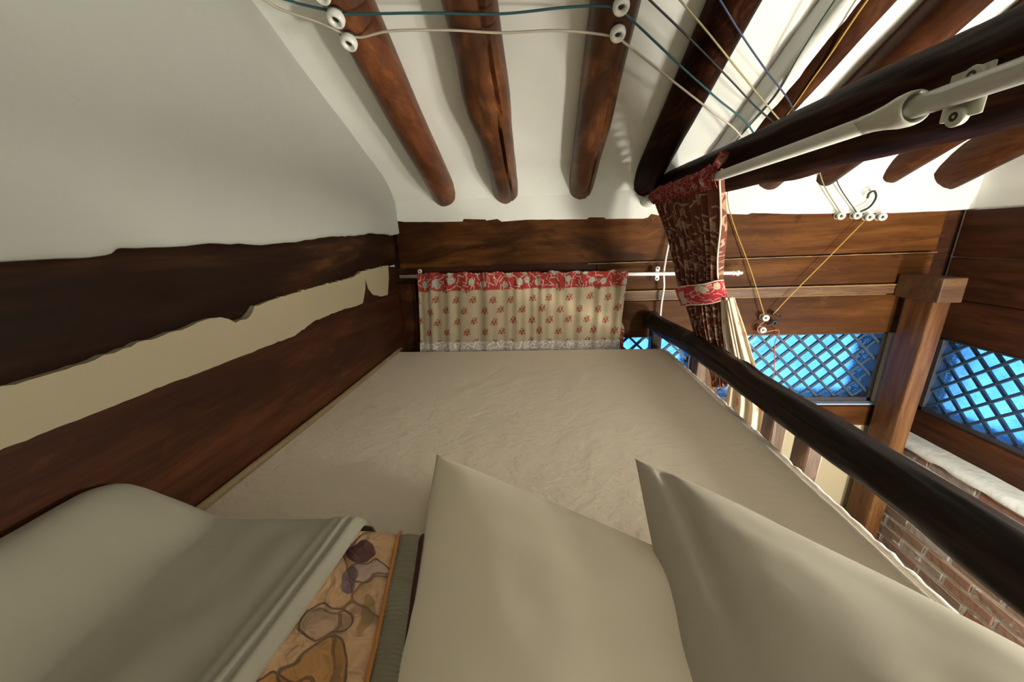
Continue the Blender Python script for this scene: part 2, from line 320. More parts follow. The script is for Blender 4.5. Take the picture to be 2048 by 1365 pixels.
def box(name, lo, hi, mat, parent=None, bev=0.0, jit=0.0, segs=2):
    bm = bmesh.new(); bmesh.ops.create_cube(bm, size=1.0)
    for v in bm.verts: v.co = Vector([lo[k] + (v.co[k] + 0.5) * (hi[k] - lo[k]) + (rnd.uniform(-jit, jit) if jit else 0) for k in range(3)])
    if bev: bmesh.ops.bevel(bm, geom=bm.edges[:], offset=bev, segments=segs, profile=0.6, affect='EDGES')
    bm.verts.index_update(); vs = [v.co[:] for v in bm.verts]; fs = [[v.index for v in f.verts] for f in bm.faces]; bm.free()
    return mesh(name, vs, fs, mat, parent)
def frame_of(d):
    d = d.normalized(); a = Vector((0, 0, 1)) if abs(d.z) < 0.9 else Vector((1, 0, 0))
    u = d.cross(a).normalized(); return u, d.cross(u).normalized()
def catmull(pts, n):
    P = [Vector(p) for p in pts]; P = [P[0] * 2 - P[1]] + P + [P[-1] * 2 - P[-2]]; out = []
    for i in range(1, len(P) - 2):
        for k in range(n):
            t = k / n; a, b, c, d = P[i - 1], P[i], P[i + 1], P[i + 2]
            out.append(0.5 * ((2 * b) + (c - a) * t + (2 * a - 5 * b + 4 * c - d) * t * t + (3 * b - a - 3 * c + d) * t ** 3))
    return out + [P[-2]]
def tube_geo(path, r, seg=8, radii=None):
    vs, fs = [], []; u = None
    for i, p in enumerate(path):
        d = (path[min(i + 1, len(path) - 1)] - path[max(i - 1, 0)]).normalized()
        if u is None: u, _ = frame_of(d)
        u = (u - d * u.dot(d)).normalized(); w = d.cross(u); rr = radii[i] if radii else r
        for k in range(seg):
            a = 2 * math.pi * k / seg; vs.append(tuple(p + (u * math.cos(a) + w * math.sin(a)) * rr))
    n = len(path)
    for i in range(n - 1):
        for k in range(seg): fs.append([i * seg + k, i * seg + (k + 1) % seg, (i + 1) * seg + (k + 1) % seg, (i + 1) * seg + k])
    fs.append(list(range(seg))[::-1]); fs.append([(n - 1) * seg + k for k in range(seg)])
    return vs, fs
def tube(name, pts, r, mat, parent=None, n=8, seg=8, smooth=True, radii=None):
    path = catmull(pts, n) if n > 1 else [Vector(p) for p in pts]
    vs, fs = tube_geo(path, r, seg, radii); return mesh(name, vs, fs, mat, parent, smooth)
def lathe_geo(base, axis, prof, seg=20):
    """prof = [(distance along axis, radius)]"""
    d = Vector(axis).normalized(); u, w = frame_of(d); vs, fs = [], []
    for (h, r) in prof:
        for k in range(seg):
            a = 2 * math.pi * k / seg; vs.append(tuple(Vector(base) + d * h + (u * math.cos(a) + w * math.sin(a)) * r))
    for i in range(len(prof) - 1):
        for k in range(seg): fs.append([i * seg + k, i * seg + (k + 1) % seg, (i + 1) * seg + (k + 1) % seg, (i + 1) * seg + k])
    fs.append(list(range(seg))[::-1]); fs.append([(len(prof) - 1) * seg + k for k in range(seg)])
    return vs, fs
def lathe(name, base, axis, prof, mat, parent=None, seg=20, smooth=True):
    vs, fs = lathe_geo(base, axis, prof, seg); o = mesh(name, vs, fs, mat, parent, smooth)
    return o
def sub_edges(o, ang=40):
    o.data.set_sharp_from_angle(angle=math.radians(ang)); return o
def slab(name, poly, mk, d0, d1, mat, parent=None):
    """extrude a 2-D outline; mk(a, b, d) gives the world point"""
    n = len(poly); vs = [mk(a, b, d0) for a, b in poly] + [mk(a, b, d1) for a, b in poly]
    bm = bmesh.new(); bv = [bm.verts.new(v) for v in vs]
    f1 = bm.faces.new(bv[:n]); f2 = bm.faces.new(bv[n:][::-1])
    for k in range(n): bm.faces.new([bv[k], bv[n + k], bv[n + (k + 1) % n], bv[(k + 1) % n]])
    bmesh.ops.triangulate(bm, faces=[f1, f2]); bmesh.ops.recalc_face_normals(bm, faces=bm.faces[:])
    bm.verts.index_update(); v2 = [v.co[:] for v in bm.verts]; fs = [[v.index for v in f.verts] for f in bm.faces]; bm.free()
    return mesh(name, v2, fs, mat, parent)
def log(name, pts, r0, r1, mat, parent=None, seed=0, rough=0.05, cracks=(), bulges=(), nr=110, seg=56, squash=None, wob=0.006, sqr=None):
    """an uneven tree trunk along pts; cracks = (angle, t0, t1, depth, width, drift); bulges = (t, angle, amount, length)"""
    path = catmull(pts, max(2, nr // (len(pts) - 1))); n = len(path); vs, fs = [], []
    sx, sz = squash or (1, 1)
    for i, p in enumerate(path):
        t = i / (n - 1); d = (path[min(i + 1, n - 1)] - path[max(i - 1, 0)]).normalized()
        u = Vector((1, 0, 0)); u = (u - d * u.dot(d)).normalized(); w = u.cross(d) * -1
        if w.z < 0: w = -w
        off = Vector((noise.noise((t * 4, seed, 0)), 0, noise.noise((t * 4, seed, 9)))) * wob
        for k in range(seg):
            a = 2 * math.pi * k / seg; r = r0 + (r1 - r0) * t
            q = Vector((math.cos(a) * 1.3, math.sin(a) * 1.3, t * 7 + seed * 13))
            r *= 1 + rough * noise.noise(q) + rough * 0.45 * noise.noise(q * 3.1) + rough * 0.2 * noise.noise((q.x * 9, q.y * 9, q.z * 2.5))
            if sqr: aa = a + sqr[1]; r *= 1.08 / (abs(math.cos(aa)) ** sqr[0] + abs(math.sin(aa)) ** sqr[0]) ** (1 / sqr[0]) / 1.0
            for (ca, t0, t1, dep, wid, dr) in cracks:
                if t0 < t < t1:
                    e = min(1, (t - t0) / 0.08, (t1 - t) / 0.08); c = ca + dr * t + 0.10 * noise.noise((t * 9, seed, ca))
                    dd = abs((a - c + math.pi) % (2 * math.pi) - math.pi)
                    if dd < wid: r -= dep * e * (1 - dd / wid)
            for (bt, ba, am, ln) in bulges:
                dd = abs((a - ba + math.pi) % (2 * math.pi) - math.pi); r += am * math.exp(-((t - bt) / ln) ** 2) * math.exp(-(dd / 0.8) ** 2)
            vs.append(tuple(p + off + u * math.cos(a) * r * sx + w * math.sin(a) * r * sz))
    for i in range(n - 1):
        for k in range(seg): fs.append([i * seg + k, i * seg + (k + 1) % seg, (i + 1) * seg + (k + 1) % seg, (i + 1) * seg + k])
    fs.append(list(range(seg))[::-1]); fs.append([(n - 1) * seg + k for k in range(seg)])
    bm = bmesh.new(); bv = [bm.verts.new(v) for v in vs]
    for f in fs: bm.faces.new([bv[k] for k in f])
    bmesh.ops.recalc_face_normals(bm, faces=bm.faces[:]); bm.verts.index_update()
    v2 = [v.co[:] for v in bm.verts]; f2 = [[v.index for v in f.verts] for f in bm.faces]; bm.free()
    return sub_edges(mesh(name, v2, f2, mat, parent, True), 50)
def grid(name, nu, nv, fn, mat, parent=None, uvfn=None, smooth=True, origin=None, thick=0.0):
    vs, uv, fs = [], [], []
    for j in range(nv + 1):
        for i in range(nu + 1):
            a, b = i / nu, j / nv; vs.append(tuple(fn(a, b))); uv.append(uvfn(a, b) if uvfn else (a, b))
    for j in range(nv):
        for i in range(nu):
            k = j * (nu + 1) + i; fs.append([k, k + 1, k + nu + 2, k + nu + 1])
    o = mesh(name, vs, fs, mat, parent, smooth, uv, origin)
    if thick:
        md = o.modifiers.new('thickness', 'SOLIDIFY'); md.thickness = thick; md.offset = 0.0
    return o
def sm(x, a, b):
    t = max(0.0, min(1.0, (x - a) / (b - a))); return t * t * (3 - 2 * t)
def lerp_tab(tab, t):
    for k in range(len(tab) - 1):
        a, b = tab[k], tab[k + 1]
        if t <= b[0] or k == len(tab) - 2:
            f = (t - a[0]) / (b[0] - a[0]); f = max(0, min(1, f)); return [x + (y - x) * f for x, y in zip(a[1:], b[1:])]
def ceil_z(y, off=0.0): return 2.37 + 0.45 * (2.0 - y) - off

# ================================================================== THE SHELL
XL, XR, YF, YB = -0.86, 2.10, 2.0, -1.3
struct(box('ground', (-30, -30, -0.35), (30, 30, -0.25), plain('pale_yard', (0.78, 0.80, 0.82), 0.9)))
fl = struct(box('floor', (XL - 0.2, YB - 0.1, -0.12), (XR + 0.2, YF + 0.2, -0.015), 'plank_dark'))
for k in range(16):
    x0 = XL + k * 0.187; box('plank', (x0 + 0.002, YB, -0.015), (x0 + 0.185, YF + 0.05, 0.0), 'floorwood', fl, 0.002)
# ceiling: lime plaster between the rafters, slightly wavy
def cf(a, b):
    x = XL - 0.1 + a * (XR - XL + 0.2); y = YF + 0.15 - b * (YF + 0.15 - YB + 0.1)
    w = 0.008 * noise.noise((x * 3, y * 3, 1)) + 0.004 * noise.noise((x * 9, y * 9, 4))
    return (x, y, ceil_z(y) + w - 0.10 * max(0, 1 - max(0, (2.02 - y)) / 0.16) ** 2)
ce = struct(grid('ceiling', 90, 100, cf, 'plaster')); md = ce.modifiers.new('thickness', 'SOLIDIFY'); md.thickness = 0.08; md.offset = -1
# far wall: solid backing with openings, then the plaster and the planks
wf = struct(box('wall_far', (XL - 0.2, 2.03, 1.50), (XR + 0.2, 2.20, 2.62), 'plank_dark'))
for lo, hi in (((XL - 0.2, 2.03, 0), (XR + 0.2, 2.2, 1.09)), ((XL - 0.2, 2.03, 1.09), (-0.68, 2.2, 1.5)), ((0.87, 2.03, 1.09), (1.01, 2.2, 1.5)), ((1.895, 2.03, 1.09), (XR + 0.2, 2.2, 1.5))):
    box('wall_core', lo, hi, 'plank_dark', wf)
edge = [(-0.813, 2.207), (-0.76, 2.197), (-0.603, 2.19), (-0.431, 2.185), (-0.422, 2.198), (-0.301, 2.19), (-0.298, 2.184), (-0.237, 2.19), (-0.214, 2.175), (-0.079, 2.179), (0.24, 2.168), (0.255, 2.177), (0.331, 2.173), (0.343, 2.165), (0.535, 2.158), (0.557, 2.163), (0.573, 2.18), (0.616, 2.17), (0.8, 2.167), (0.962, 2.163), (1.052, 2.156), (1.075, 2.162), (1.268, 2.149), (1.749, 2.132), (1.965, 2.131), (2.15, 2.137)]
fine = []
for k in range(len(edge) - 1):
    (a0, b0), (a1, b1) = edge[k], edge[k + 1]; m = max(1, int((a1 - a0) / 0.03))
    for i in range(m): fine.append((a0 + (a1 - a0) * i / m, b0 + (b1 - b0) * i / m + (0.0015 * noise.noise((a0 * 40 + i * 3.7, 0, 0)) if i else 0)))
fine.append(edge[-1])
pv, pf = [], []
for (a, b) in [(-0.95, 2.21)] + fine: pv += [(a, 1.9955, 2.6), (a, 1.9955, b + 0.02), (a, 1.9955, b), (a, 2.03, b)]
for k in range(len(fine)):
    for q in range(3): pf.append([k * 4 + q, k * 4 + q + 1, k * 4 + q + 5, k * 4 + q + 4])
mesh('plaster_band', pv, pf, 'plaster', wf)
# planks of the far wall
box('plank', (-0.815, 1.998, 1.943), (1.99, 2.03, 2.23), 'plank_sooty', wf, 0.003)
box('plank', (-0.83, 2.006, 1.86), (0.30, 2.03, 1.945), 'plank_dark', wf, 0.004)  # dark wood tone stands in for the shadow below the upper plank
box('plank', (0.302, 2.000, 1.785), (1.99, 2.03, 1.934), 'plank', wf, 0.003)
box('plank', (-0.72, 2.006, 1.72), (0.30, 2.03, 1.857), 'plank_dark', wf, 0.004)
box('plank', (-0.72, 2.004, 1.508), (0.87, 2.03, 1.717), 'plank', wf, 0.003)
box('plank', (0.872, 2.002, 1.512), (1.90, 2.03, 1.722), 'plank', wf, 0.003)
mp = [(0.30 + 1.555 * k / 60, 1.779 + 0.003 * noise.noise((k * 0.9, 3, 0))) for k in range(61)] + [(1.855 - 1.555 * k / 60, 1.728 + 0.003 * noise.noise((k * 0.8, 8, 0))) for k in range(61)]
slab('moulding', mp, lambda a, b, d: (a, d, b), 1.992, 2.03, 'strip', wf)
for zb, xa, xb, hh in ((1.9345, 0.25, 1.99, 0.004), (1.776, 0.30, 1.855, 0.006), (1.7265, 0.30, 1.80, 0.004)):
    bd = [(xa + (xb - xa) * k / 90, zb + hh / 2 + 0.0018 * noise.noise((k * 0.7, zb * 9, 0))) for k in range(91)] + [(xb - (xb - xa) * k / 90, zb - hh / 2 + 0.0018 * noise.noise((k * 0.6, zb * 7, 4))) for k in range(91)]
    slab('joint_bead', bd, lambda a, b, d: (a, d, b), 1.988, 2.01, 'bead', wf)
# lower part of the far wall
box('window_rail', (0.30, 1.985, 0.955), (1.93, 2.03, 1.075), 'plank', wf, 0.006)
box('window_sill', (1.0, 1.982, 1.084), (1.905, 2.05, 1.094), plain('pale_sill', (0.30, 0.36, 0.46), 0.6, bump=0.2), wf, 0.003)
box('mullion', (0.865, 1.985, 0.95), (1.012, 2.04, 1.512), 'post', wf, 0.008)
box('side_post', (-0.835, 1.955, 1.05), (-0.725, 2.03, 1.86), 'board', wf, 0.008)
slab('plaster_panel', [(-0.86, 0), (2.1, 0), (2.1, 0.95)] + [(2.1 - 2.96 * k / 40, 0.948 + 0.004 * noise.noise((k, 5, 0))) for k in range(1, 40)] + [(-0.86, 0.95)], lambda a, b, d: (a, d, b), 1.995, 2.03, 'plaster_warm', wf)
# left wall
wl = struct(box('wall_left', (XL - 0.2, YB - 0.1, -0.1), (XL, YF + 0.2, 4.2), 'plaster'))
top = [(0.532, 2.086), (0.575, 2.087), (0.615, 2.088), (0.631, 2.1), (0.663, 2.099), (0.718, 2.099), (0.767, 2.1), (0.83, 2.106), (0.92, 2.102), (0.997, 2.097), (1.175, 2.106), (1.333, 2.119), (1.59, 2.126), (1.7, 2.136), (1.929, 2.127)]
tf = [(YB, 2.06), (0.0, 2.075), (0.3, 2.082)]
for k in range(len(top) - 1):
    (a0, b0), (a1, b1) = top[k], top[k + 1]; m = max(1, int((a1 - a0) / 0.025))
    for i in range(m): tf.append((a0 + (a1 - a0) * i / m, b0 + (b1 - b0) * i / m + 0.006 * noise.noise((a0 * 60 + i * 2.3, 1, 0))))
tf += [(1.929, 2.127), (2.03, 2.135)]
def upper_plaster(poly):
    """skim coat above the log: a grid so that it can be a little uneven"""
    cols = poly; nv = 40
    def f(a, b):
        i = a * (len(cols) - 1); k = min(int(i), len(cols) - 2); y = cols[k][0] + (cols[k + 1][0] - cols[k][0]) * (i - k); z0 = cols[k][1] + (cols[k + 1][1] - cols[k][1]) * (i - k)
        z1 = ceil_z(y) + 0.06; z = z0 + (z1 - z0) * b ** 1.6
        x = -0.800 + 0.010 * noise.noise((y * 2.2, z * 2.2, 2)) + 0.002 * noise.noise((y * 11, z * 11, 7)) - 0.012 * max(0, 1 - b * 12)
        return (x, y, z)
    o = grid('plaster_skim', 160, nv, f, 'plaster_grey_dim', wl); m = o.modifiers.new('thickness', 'SOLIDIFY'); m.thickness = 0.05; m.offset = -1 
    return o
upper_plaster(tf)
strip_top = [(0.496, 1.904), (0.522, 1.905), (0.552, 1.911), (0.584, 1.913), (0.611, 1.918), (0.648, 1.916), (0.676, 1.921), (0.714, 1.921), (0.742, 1.927), (0.764, 1.929), (0.804, 1.925), (0.826, 1.915), (0.842, 1.902), (0.877, 1.903), (0.903, 1.915), (0.917, 1.934), (0.984, 1.938), (1.079, 1.943), (1.193, 1.948), (1.328, 1.949), (1.458, 1.953), (1.557, 1.97), (1.709, 1.973), (1.835, 1.974)]
strip_bot = [(1.823, 1.913), (1.781, 1.827), (1.71, 1.829), (1.623, 1.85), (1.585, 1.885), (1.572, 1.936), (1.555, 1.89), (1.512, 1.831), (1.436, 1.83), (1.344, 1.835), (1.155, 1.832), (1.047, 1.809), (0.943, 1.81), (0.814, 1.812), (0.706, 1.812), (0.642, 1.815), (0.583, 1.814), (0.512, 1.814), (0.469, 1.815), (0.2, 1.815), (YB, 1.815)]
def jag(p, amp, sd):
    out = []
    for k in range(len(p) - 1):
        (a0, b0), (a1, b1) = p[k], p[k + 1]; m = max(1, int(abs(a1 - a0) / 0.012))
        for i in range(m): out.append((a0 + (a1 - a0) * i / m, b0 + (b1 - b0) * i / m + (amp * noise.noise((a0 * 90 + i * 1.9, sd, 0)) if i or m == 1 else 0)))
    return out + [p[-1]]
slab('plaster_strip', jag([(YB, 1.90), (0.2, 1.902)] + strip_top, 0.008, 2) + jag(strip_bot, 0.004, 6), lambda a, b, d: (d, a, b), -0.812, -0.86, 'plaster_warm', wl)
box('plank', (-0.86, YB, 1.40), (-0.8165, 1.93, 1.832), 'board', wl, 0.004)
box('plank', (-0.86, 1.48, 1.815), (-0.8150, 1.93, 1.96), 'plank_y', wl, 0.004)
# wall log on the left wall
wb = log('wall_log', [(-0.845, YB, 1.985), (-0.843, -0.3, 1.99), (-0.842, 0.5, 1.998), (-0.842, 1.1, 2.02), (-0.842, 1.7, 2.05), (-0.845, 1.99, 2.055)], 0.128, 0.088, 'walllog', None, 4, 0.06, ((-0.35, 0.3, 0.72, 0.012, 0.10, 0.5), (-0.8, 0.55, 0.95, 0.008, 0.08, 0.2)), ((0.655, -0.9, 0.018, 0.03), (0.56, -0.3, 0.012, 0.08)), 150, 64, (0.20, 1.0), 0.004)
tag(wb, 'sooty dark log bedded along the white left wall above the pale plaster strip', 'beam')
# cane strip between mattress and board
tr = struct(tube('trim_1', [(-0.8065, YB + 0.9, 1.506), (-0.807, 0.5, 1.510), (-0.806, 1.2, 1.506), (-0.807, 1.84, 1.510)], 0.0105, 'bamboo', None, 10, 10))
# right wall
wr = struct(box('wall_right', (XR, YB - 0.1, -0.1), (XR + 0.2, YF + 0.2, 1.06), 'plaster'))
for lo, hi in (((XR, YB - 0.1, 1.06), (XR + 0.2, 0.75, 4.2)), ((XR, 1.96, 1.06), (XR + 0.2, YF + 0.2, 4.2)), ((XR, 0.75, 1.49), (XR + 0.2, 1.96, 4.2))): box('wall_core', lo, hi, 'plaster', wr)
for (z0, z1) in ((1.50, 1.70), (1.703, 1.905), (1.908, 2.13)): box('plank', (XR - 0.025, -0.6, z0), (XR, 2.0, z1), 'plank_y', wr, 0.004)
box('plank', (XR - 0.03, -0.6, 0.92), (XR, 1.98, 1.078), 'plank_y', wr, 0.005)
# brick dado below the right window
x0 = 2.0
box('brick_bed', (x0 + 0.004, -0.6, 0.0), (XR, 1.945, 0.90), 'mortar', wr)
zs = [0.846 - 0.066 * k for k in range(13)]; bme = None
for r, z in enumerate(zs):
    y = 1.938 + (0.0 if r % 2 == 0 else -0.003); first = True
    while y > 0.4:
        ln = 0.212 if not (first and r % 2) else 0.104; first = False
        b = box('brick', (x0 - 0.004, y - ln + 0.016, z), (x0 + 0.05, y, z + 0.050), 'brick', wr, 0.004, 0.0022, 1); y -= ln
def ledge(a, b):
    y = 1.950 - a * 2.55; s = [(x0 - 0.004, 0.898), (x0 - 0.006, 0.908), (x0 + 0.01, 0.916), (x0 + 0.05, 0.921), (x0 + 0.098, 0.926)]
    i = b * 4; k = min(int(i), 3); p = [s[k][c] + (s[k + 1][c] - s[k][c]) * (i - k) for c in (0, 1)]
    return (p[0] + 0.004 * noise.noise((y * 20, b * 5, 0)), y, p[1] + 0.0025 * noise.noise((y * 14, b * 4, 3)))
ld = grid('ledge', 120, 10, ledge, 'mortar', wr); m = ld.modifiers.new('thickness', 'SOLIDIFY'); m.thickness = 0.02; m.offset = 1
# back wall (behind the viewer)
struct(box('wall_back', (XL - 0.2, YB - 0.2, -0.1), (XR + 0.2, YB, 4.2), 'plaster'))
# plastered fillet beside the fifth rafter
def fil(a, b):
    y = 2.02 - a * 3.2; s = [(-0.105, 0.005), (-0.085, 0.075), (-0.02, 0.085), (0.03, 0.06)]; i = b * 3; k = min(int(i), 2)
    dx = s[k][0] + (s[k + 1][0] - s[k][0]) * (i - k); off = s[k][1] + (s[k + 1][1] - s[k][1]) * (i - k)
    return (0.885 + dx + 0.004 * noise.noise((y * 9, b, 0)), y, ceil_z(y, off + 0.006 * noise.noise((y * 16, b * 3, 5))))
ft = struct(grid('trim_2', 120, 9, fil, 'plaster'))

# ================================================================== WINDOWS
def window(name, x0, x1, z0, z1, mk, pitch, nlab):
    """frame bars, two layers of diagonal lattice strips and a pane; mk(a, d, z) -> world, a along the wall, d depth outwards"""
    w = struct(bpy.data.objects.new(name, None)); COL.objects.link(w); w.location = mk((x0 + x1) / 2, 0.04, z0)
    def bar(nm, a0, a1, d0, d1, b0, b1, mat, bev=0.003):
        p, q = Vector(mk(a0, d0, b0)), Vector(mk(a1, d1, b1))
        return box(nm, [min(p[k], q[k]) for k in range(3)], [max(p[k], q[k]) for k in range(3)], mat, w, bev)
    f = 0.024
    bar('frame', x0, x1, 0.0, 0.10, z0, z0 + f, 'winframe'); bar('frame', x0, x1, 0.0, 0.10, z1 - 0.010, z1, 'winframe')
    bar('frame', x0, x0 + f, 0.0, 0.10, z0, z1, 'winframe'); bar('frame', x1 - f, x1, 0.0, 0.10, z0, z1, 'winframe')
    bar('pane', x0 + 0.01, x1 - 0.01, 0.060, 0.063, z0 + 0.01, z1 - 0.005, 'glass', 0)
    a0, a1, b0, b1 = x0 + f * 0.6, x1 - f * 0.6, z0 + f * 0.6, z1 - 0.006
    H = b1 - b0
    for sgn, d in ((-1, 0.020), (1, 0.033)):
        s = a0 - H
        while s < a1:
            # line: a = s + (z-b0) for sgn +1, a = s + H - (z-b0) for sgn -1
            lo, hi = max(0.0, a0 - s), min(H, a1 - s)
            if hi - lo > 0.012:
                za, zb = (b0 + lo, b0 + hi) if sgn > 0 else (b0 + H - lo, b0 + H - hi)
                aa, ab = s + lo, s + hi
                hw = 0.0062 / math.sqrt(2) * (1 if sgn < 0 else 1.1); dz = hw * (-sgn); dp = 0.006
                P = [(aa - hw, za - dz), (aa + hw, za + dz), (ab + hw, zb + dz), (ab - hw, zb - dz)]
                vs = [mk(a, d - dp, z) for a, z in P] + [mk(a, d + dp, z) for a, z in P]
                o = mesh('lattice_strip', vs, [[0, 1, 2, 3], [7, 6, 5, 4], [0, 4, 5, 1], [1, 5, 6, 2], [2, 6, 7, 3], [3, 7, 4, 0]], 'lattice', w)
            s += pitch
    return w
far = lambda a, d, z: (a, 2.012 + d, z)
rgt = lambda a, d, z: (XR - 0.012 + d, a, z)
window('window_1', -0.68, 0.87, 1.09, 1.512, far, 0.098, 1)
window('window_2', 1.012, 1.890, 1.097, 1.512, far, 0.098, 2)
window('window_3', 0.75, 1.955, 1.078, 1.495, rgt, 0.098, 3)
# pale putty strip beside the second window
wf2 = slab('putty_strip', [(1.888 + 0.004 * noise.noise((k, 0, 2)), 1.10 + 0.41 * k / 24) for k in range(25)] + [(1.915, 1.51 - 0.41 * k / 24) for k in range(25)], lambda a, b, d: (a, d, b), 1.990, 2.02, 'plaster_warm', wf)

# ================================================================== TIMBER
L = [(-0.52, 0.068, 'leftmost round rafter, smooth red-brown, carrying porcelain knobs', 'rafter', (), ()),
     (-0.185, 0.068, 'second rafter from the left wall, swollen log with a long crack', 'bark', ((-1.12, 0.0, 0.78, 0.030, 0.085, 0.10),), ((0.235, 3.5, 0.022, 0.055), (0.25, -0.3, 0.010, 0.06), (0.36, 3.6, 0.012, 0.12))),
     (0.208, 0.066, 'third rafter from the left wall, patchy bark-scarred log carrying two knobs', 'bark', ((-1.0, 0.0, 0.3, 0.018, 0.07, 0.1),), ((0.3, 4.6, 0.008, 0.05), (0.2, -0.5, 0.008, 0.06))),
     (0.535, 0.066, 'dark smooth rafter just left of the long tie beam', 'beam', (), ()),
     (0.885, 0.062, 'rafter beside the grey plaster fillet, crossed by the yellow wire', 'rafter_dark', (), ()),
     (1.14, 0.066, 'rough dark rafter half hidden above the tie beam with plaster lump', 'rafter_dark', ((-0.4, 0.1, 0.8, 0.012, 0.08, 0.1),), ()),
     (1.40, 0.06, 'rafter behind the tie beam with its end above the knob row', 'rafter_dark', (), ()),
     (1.70, 0.06, 'rafter behind the tie beam next to the thick corner rafter', 'rafter_dark', (), ()),
     (1.97, 0.098, 'thickest rafter, big round log end at the far right corner', 'rafter_dark', (), ())]
for k, (x, r, lab, mt, cr, bu) in enumerate(L):
    o = log('rafter', [(x, 2.06, ceil_z(2.06, 0.035)), (x + rnd.uniform(-.006, .006), 1.2, ceil_z(1.2, 0.035)), (x + rnd.uniform(-.008, .008), 0.2, ceil_z(0.2, 0.035)), (x, YB + 0.02, ceil_z(YB, 0.035))], r * 0.97, r * 1.08, mt, None, 20 + k, 0.055, cr, bu)
    tag(o, lab, 'rafter', 'round log rafters under the plaster ceiling')
tb = log('tie_beam', [(0.652, 2.06, 2.298), (0.658, 1.5, 2.296), (0.662, 0.8, 2.290), (0.662, 0.3, 2.288), (0.662, YB + 0.02, 2.288)], 0.073, 0.079, 'beam', None, 41, 0.07, ((-1.1, 0.12, 0.75, 0.010, 0.10, 0.5), (-2.4, 0.3, 0.9, 0.006, 0.09, -0.2)), ((0.40, -1.25, 0.012, 0.03),), 150, 64)
tag(tb, 'long thick dark tie beam running over the bed edge above the white pole', 'beam')
kh = lathe('knot_hole', (0.655, 0.74, 2.235), (0.25, -0.1, -1), [(-0.03, 0.022), (-0.004, 0.024), (0.003, 0.02), (0.003, 0.012), (-0.02, 0.008)], 'beam', tb, 16)
# corner post and capital
cp = thing('corner_post', 'square varnished post in the far corner between two lattice windows, with block capital', 'post', (1.885, 1.88, 0.0))
pv = box('shaft', (1.862, 1.810, 0.0), (1.942, 1.955, 1.72), 'post', cp, 0.012, 0.002, 3)
box('capital', (1.838, 1.775, 1.715), (1.942, 1.99, 1.830), 'block', cp, 0.006, 0.002)

# ================================================================== BED
bp = thing('bed_platform', 'timber sleeping platform carrying the mattress beside the left wall', 'bed', (-0.1, 0.3, 0))
for k in range(10):
    y0 = -1.2 + k * 0.309; box('plank', (-0.84, y0, 1.24), (0.735, y0 + 0.303, 1.275), 'floorwood', bp, 0.004)
box('side_rail', (0.66, -1.2, 1.10), (0.75, 1.93, 1.24), 'railpost', bp, 0.006); box('side_rail', (-0.84, -1.2, 1.10), (-0.76, 1.93, 1.24), 'railpost', bp, 0.006)
for (x, y) in ((0.70, 1.89), (0.70, -1.15), (-0.8, 1.89), (-0.8, -1.15)): box('leg', (x - 0.04, y - 0.04, 0), (x + 0.04, y + 0.04, 1.10), 'railpost', bp, 0.006)
# mattress
mt = thing('mattress', 'wide mattress under a quilted beige cover filling the sleeping platform', 'mattress', (-0.09, 0.6, 1.275))
MX0, MX1, MY0, MY1, MZ0, MZ1 = -0.842, 0.655, -1.05, 1.842, 1.276, 1.50
def sq(t, p):  # superellipse helper
    return math.copysign(abs(t) ** p, t)
def mtop(a, b):
    x = MX0 + a * (MX1 - MX0); y = MY0 + b * (MY1 - MY0); e = min(a * (MX1 - MX0), (1 - a) * (MX1 - MX0), b * (MY1 - MY0), (1 - b) * (MY1 - MY0))
    z = MZ1 - 0.030 * (1 - sm(e, 0, 0.045)) ** 2 + 0.003 * noise.noise((x * 4, y * 4, 0)) + 0.0012 * noise.noise((x * 17, y * 14, 3))
    return (x, y, z)
tp = grid('cover_top', 150, 220, mtop, 'sheet', mt)
sv, sf = [], []; ring = []
for k in range(120): ring.append((MX0 + (MX1 - MX0) * k / 120, MY0))
for k in range(120): ring.append((MX1, MY0 + (MY1 - MY0) * k / 120))
for k in range(120): ring.append((MX1 - (MX1 - MX0) * k / 120, MY1))
for k in range(120): ring.append((MX0, MY1 - (MY1 - MY0) * k / 120))
lev = [(1.471, 0.0), (1.44, 0.004), (1.38, 0.005), (1.31, 0.004), (1.277, -0.004)]; cx, cy = (MX0 + MX1) / 2, (MY0 + MY1) / 2
for (z, o_) in lev:
    for (x, y) in ring: sv.append((min(max(x + (o_ if x > cx else -o_ * 0), MX0), 9), y + (o_ if y > cy else -o_), z))
nr_ = len(ring)
for i in range(len(lev) - 1):
    for k in range(nr_): sf.append([i * nr_ + k, i * nr_ + (k + 1) % nr_, (i + 1) * nr_ + (k + 1) % nr_, (i + 1) * nr_ + k])
sf.append([(len(lev) - 1) * nr_ + k for k in range(nr_)])
mesh('mattress_side', sv, sf, 'matside', mt, True)
# gathered white trim along the outer edges of the cover
pth = [(MX1 + 0.002, MY0 + k * 0.012, 1.474 + 0.004 * noise.noise((k * 0.45, 2, 0))) for k in range(int((MY1 - MY0) / 0.012) + 1)]
pth[-1] = (MX1 - 0.01, MY1, 1.474)
rad = [0.0078 + 0.0045 * noise.noise((k * 0.6, 7, 1)) for k in range(len(pth))]
tube('edge_piping', pth, 0.005, 'trim_white', mt, 1, 8, True, rad)
pth = [(MX1 + 0.006 + 0.004 * noise.noise((k * 0.3, 9, 0)), MY0 + k * 0.012, 1.455 + 0.004 * noise.noise((k * 0.5, 5, 0))) for k in range(int((MY1 - MY0) / 0.012))]
tube('edge_piping', pth, 0.005, 'trim_white', mt, 1, 8, True, [0.0068 + 0.004 * noise.noise((k * 0.6, 3, 1)) for k in range(len(pth))])
tube('edge_piping', [(MX1 - k * 0.02, MY1 + 0.001, 1.476 + 0.002 * noise.noise((k * .5, 0, 3))) for k in range(74)], 0.005, 'sheet', mt, 1, 8)
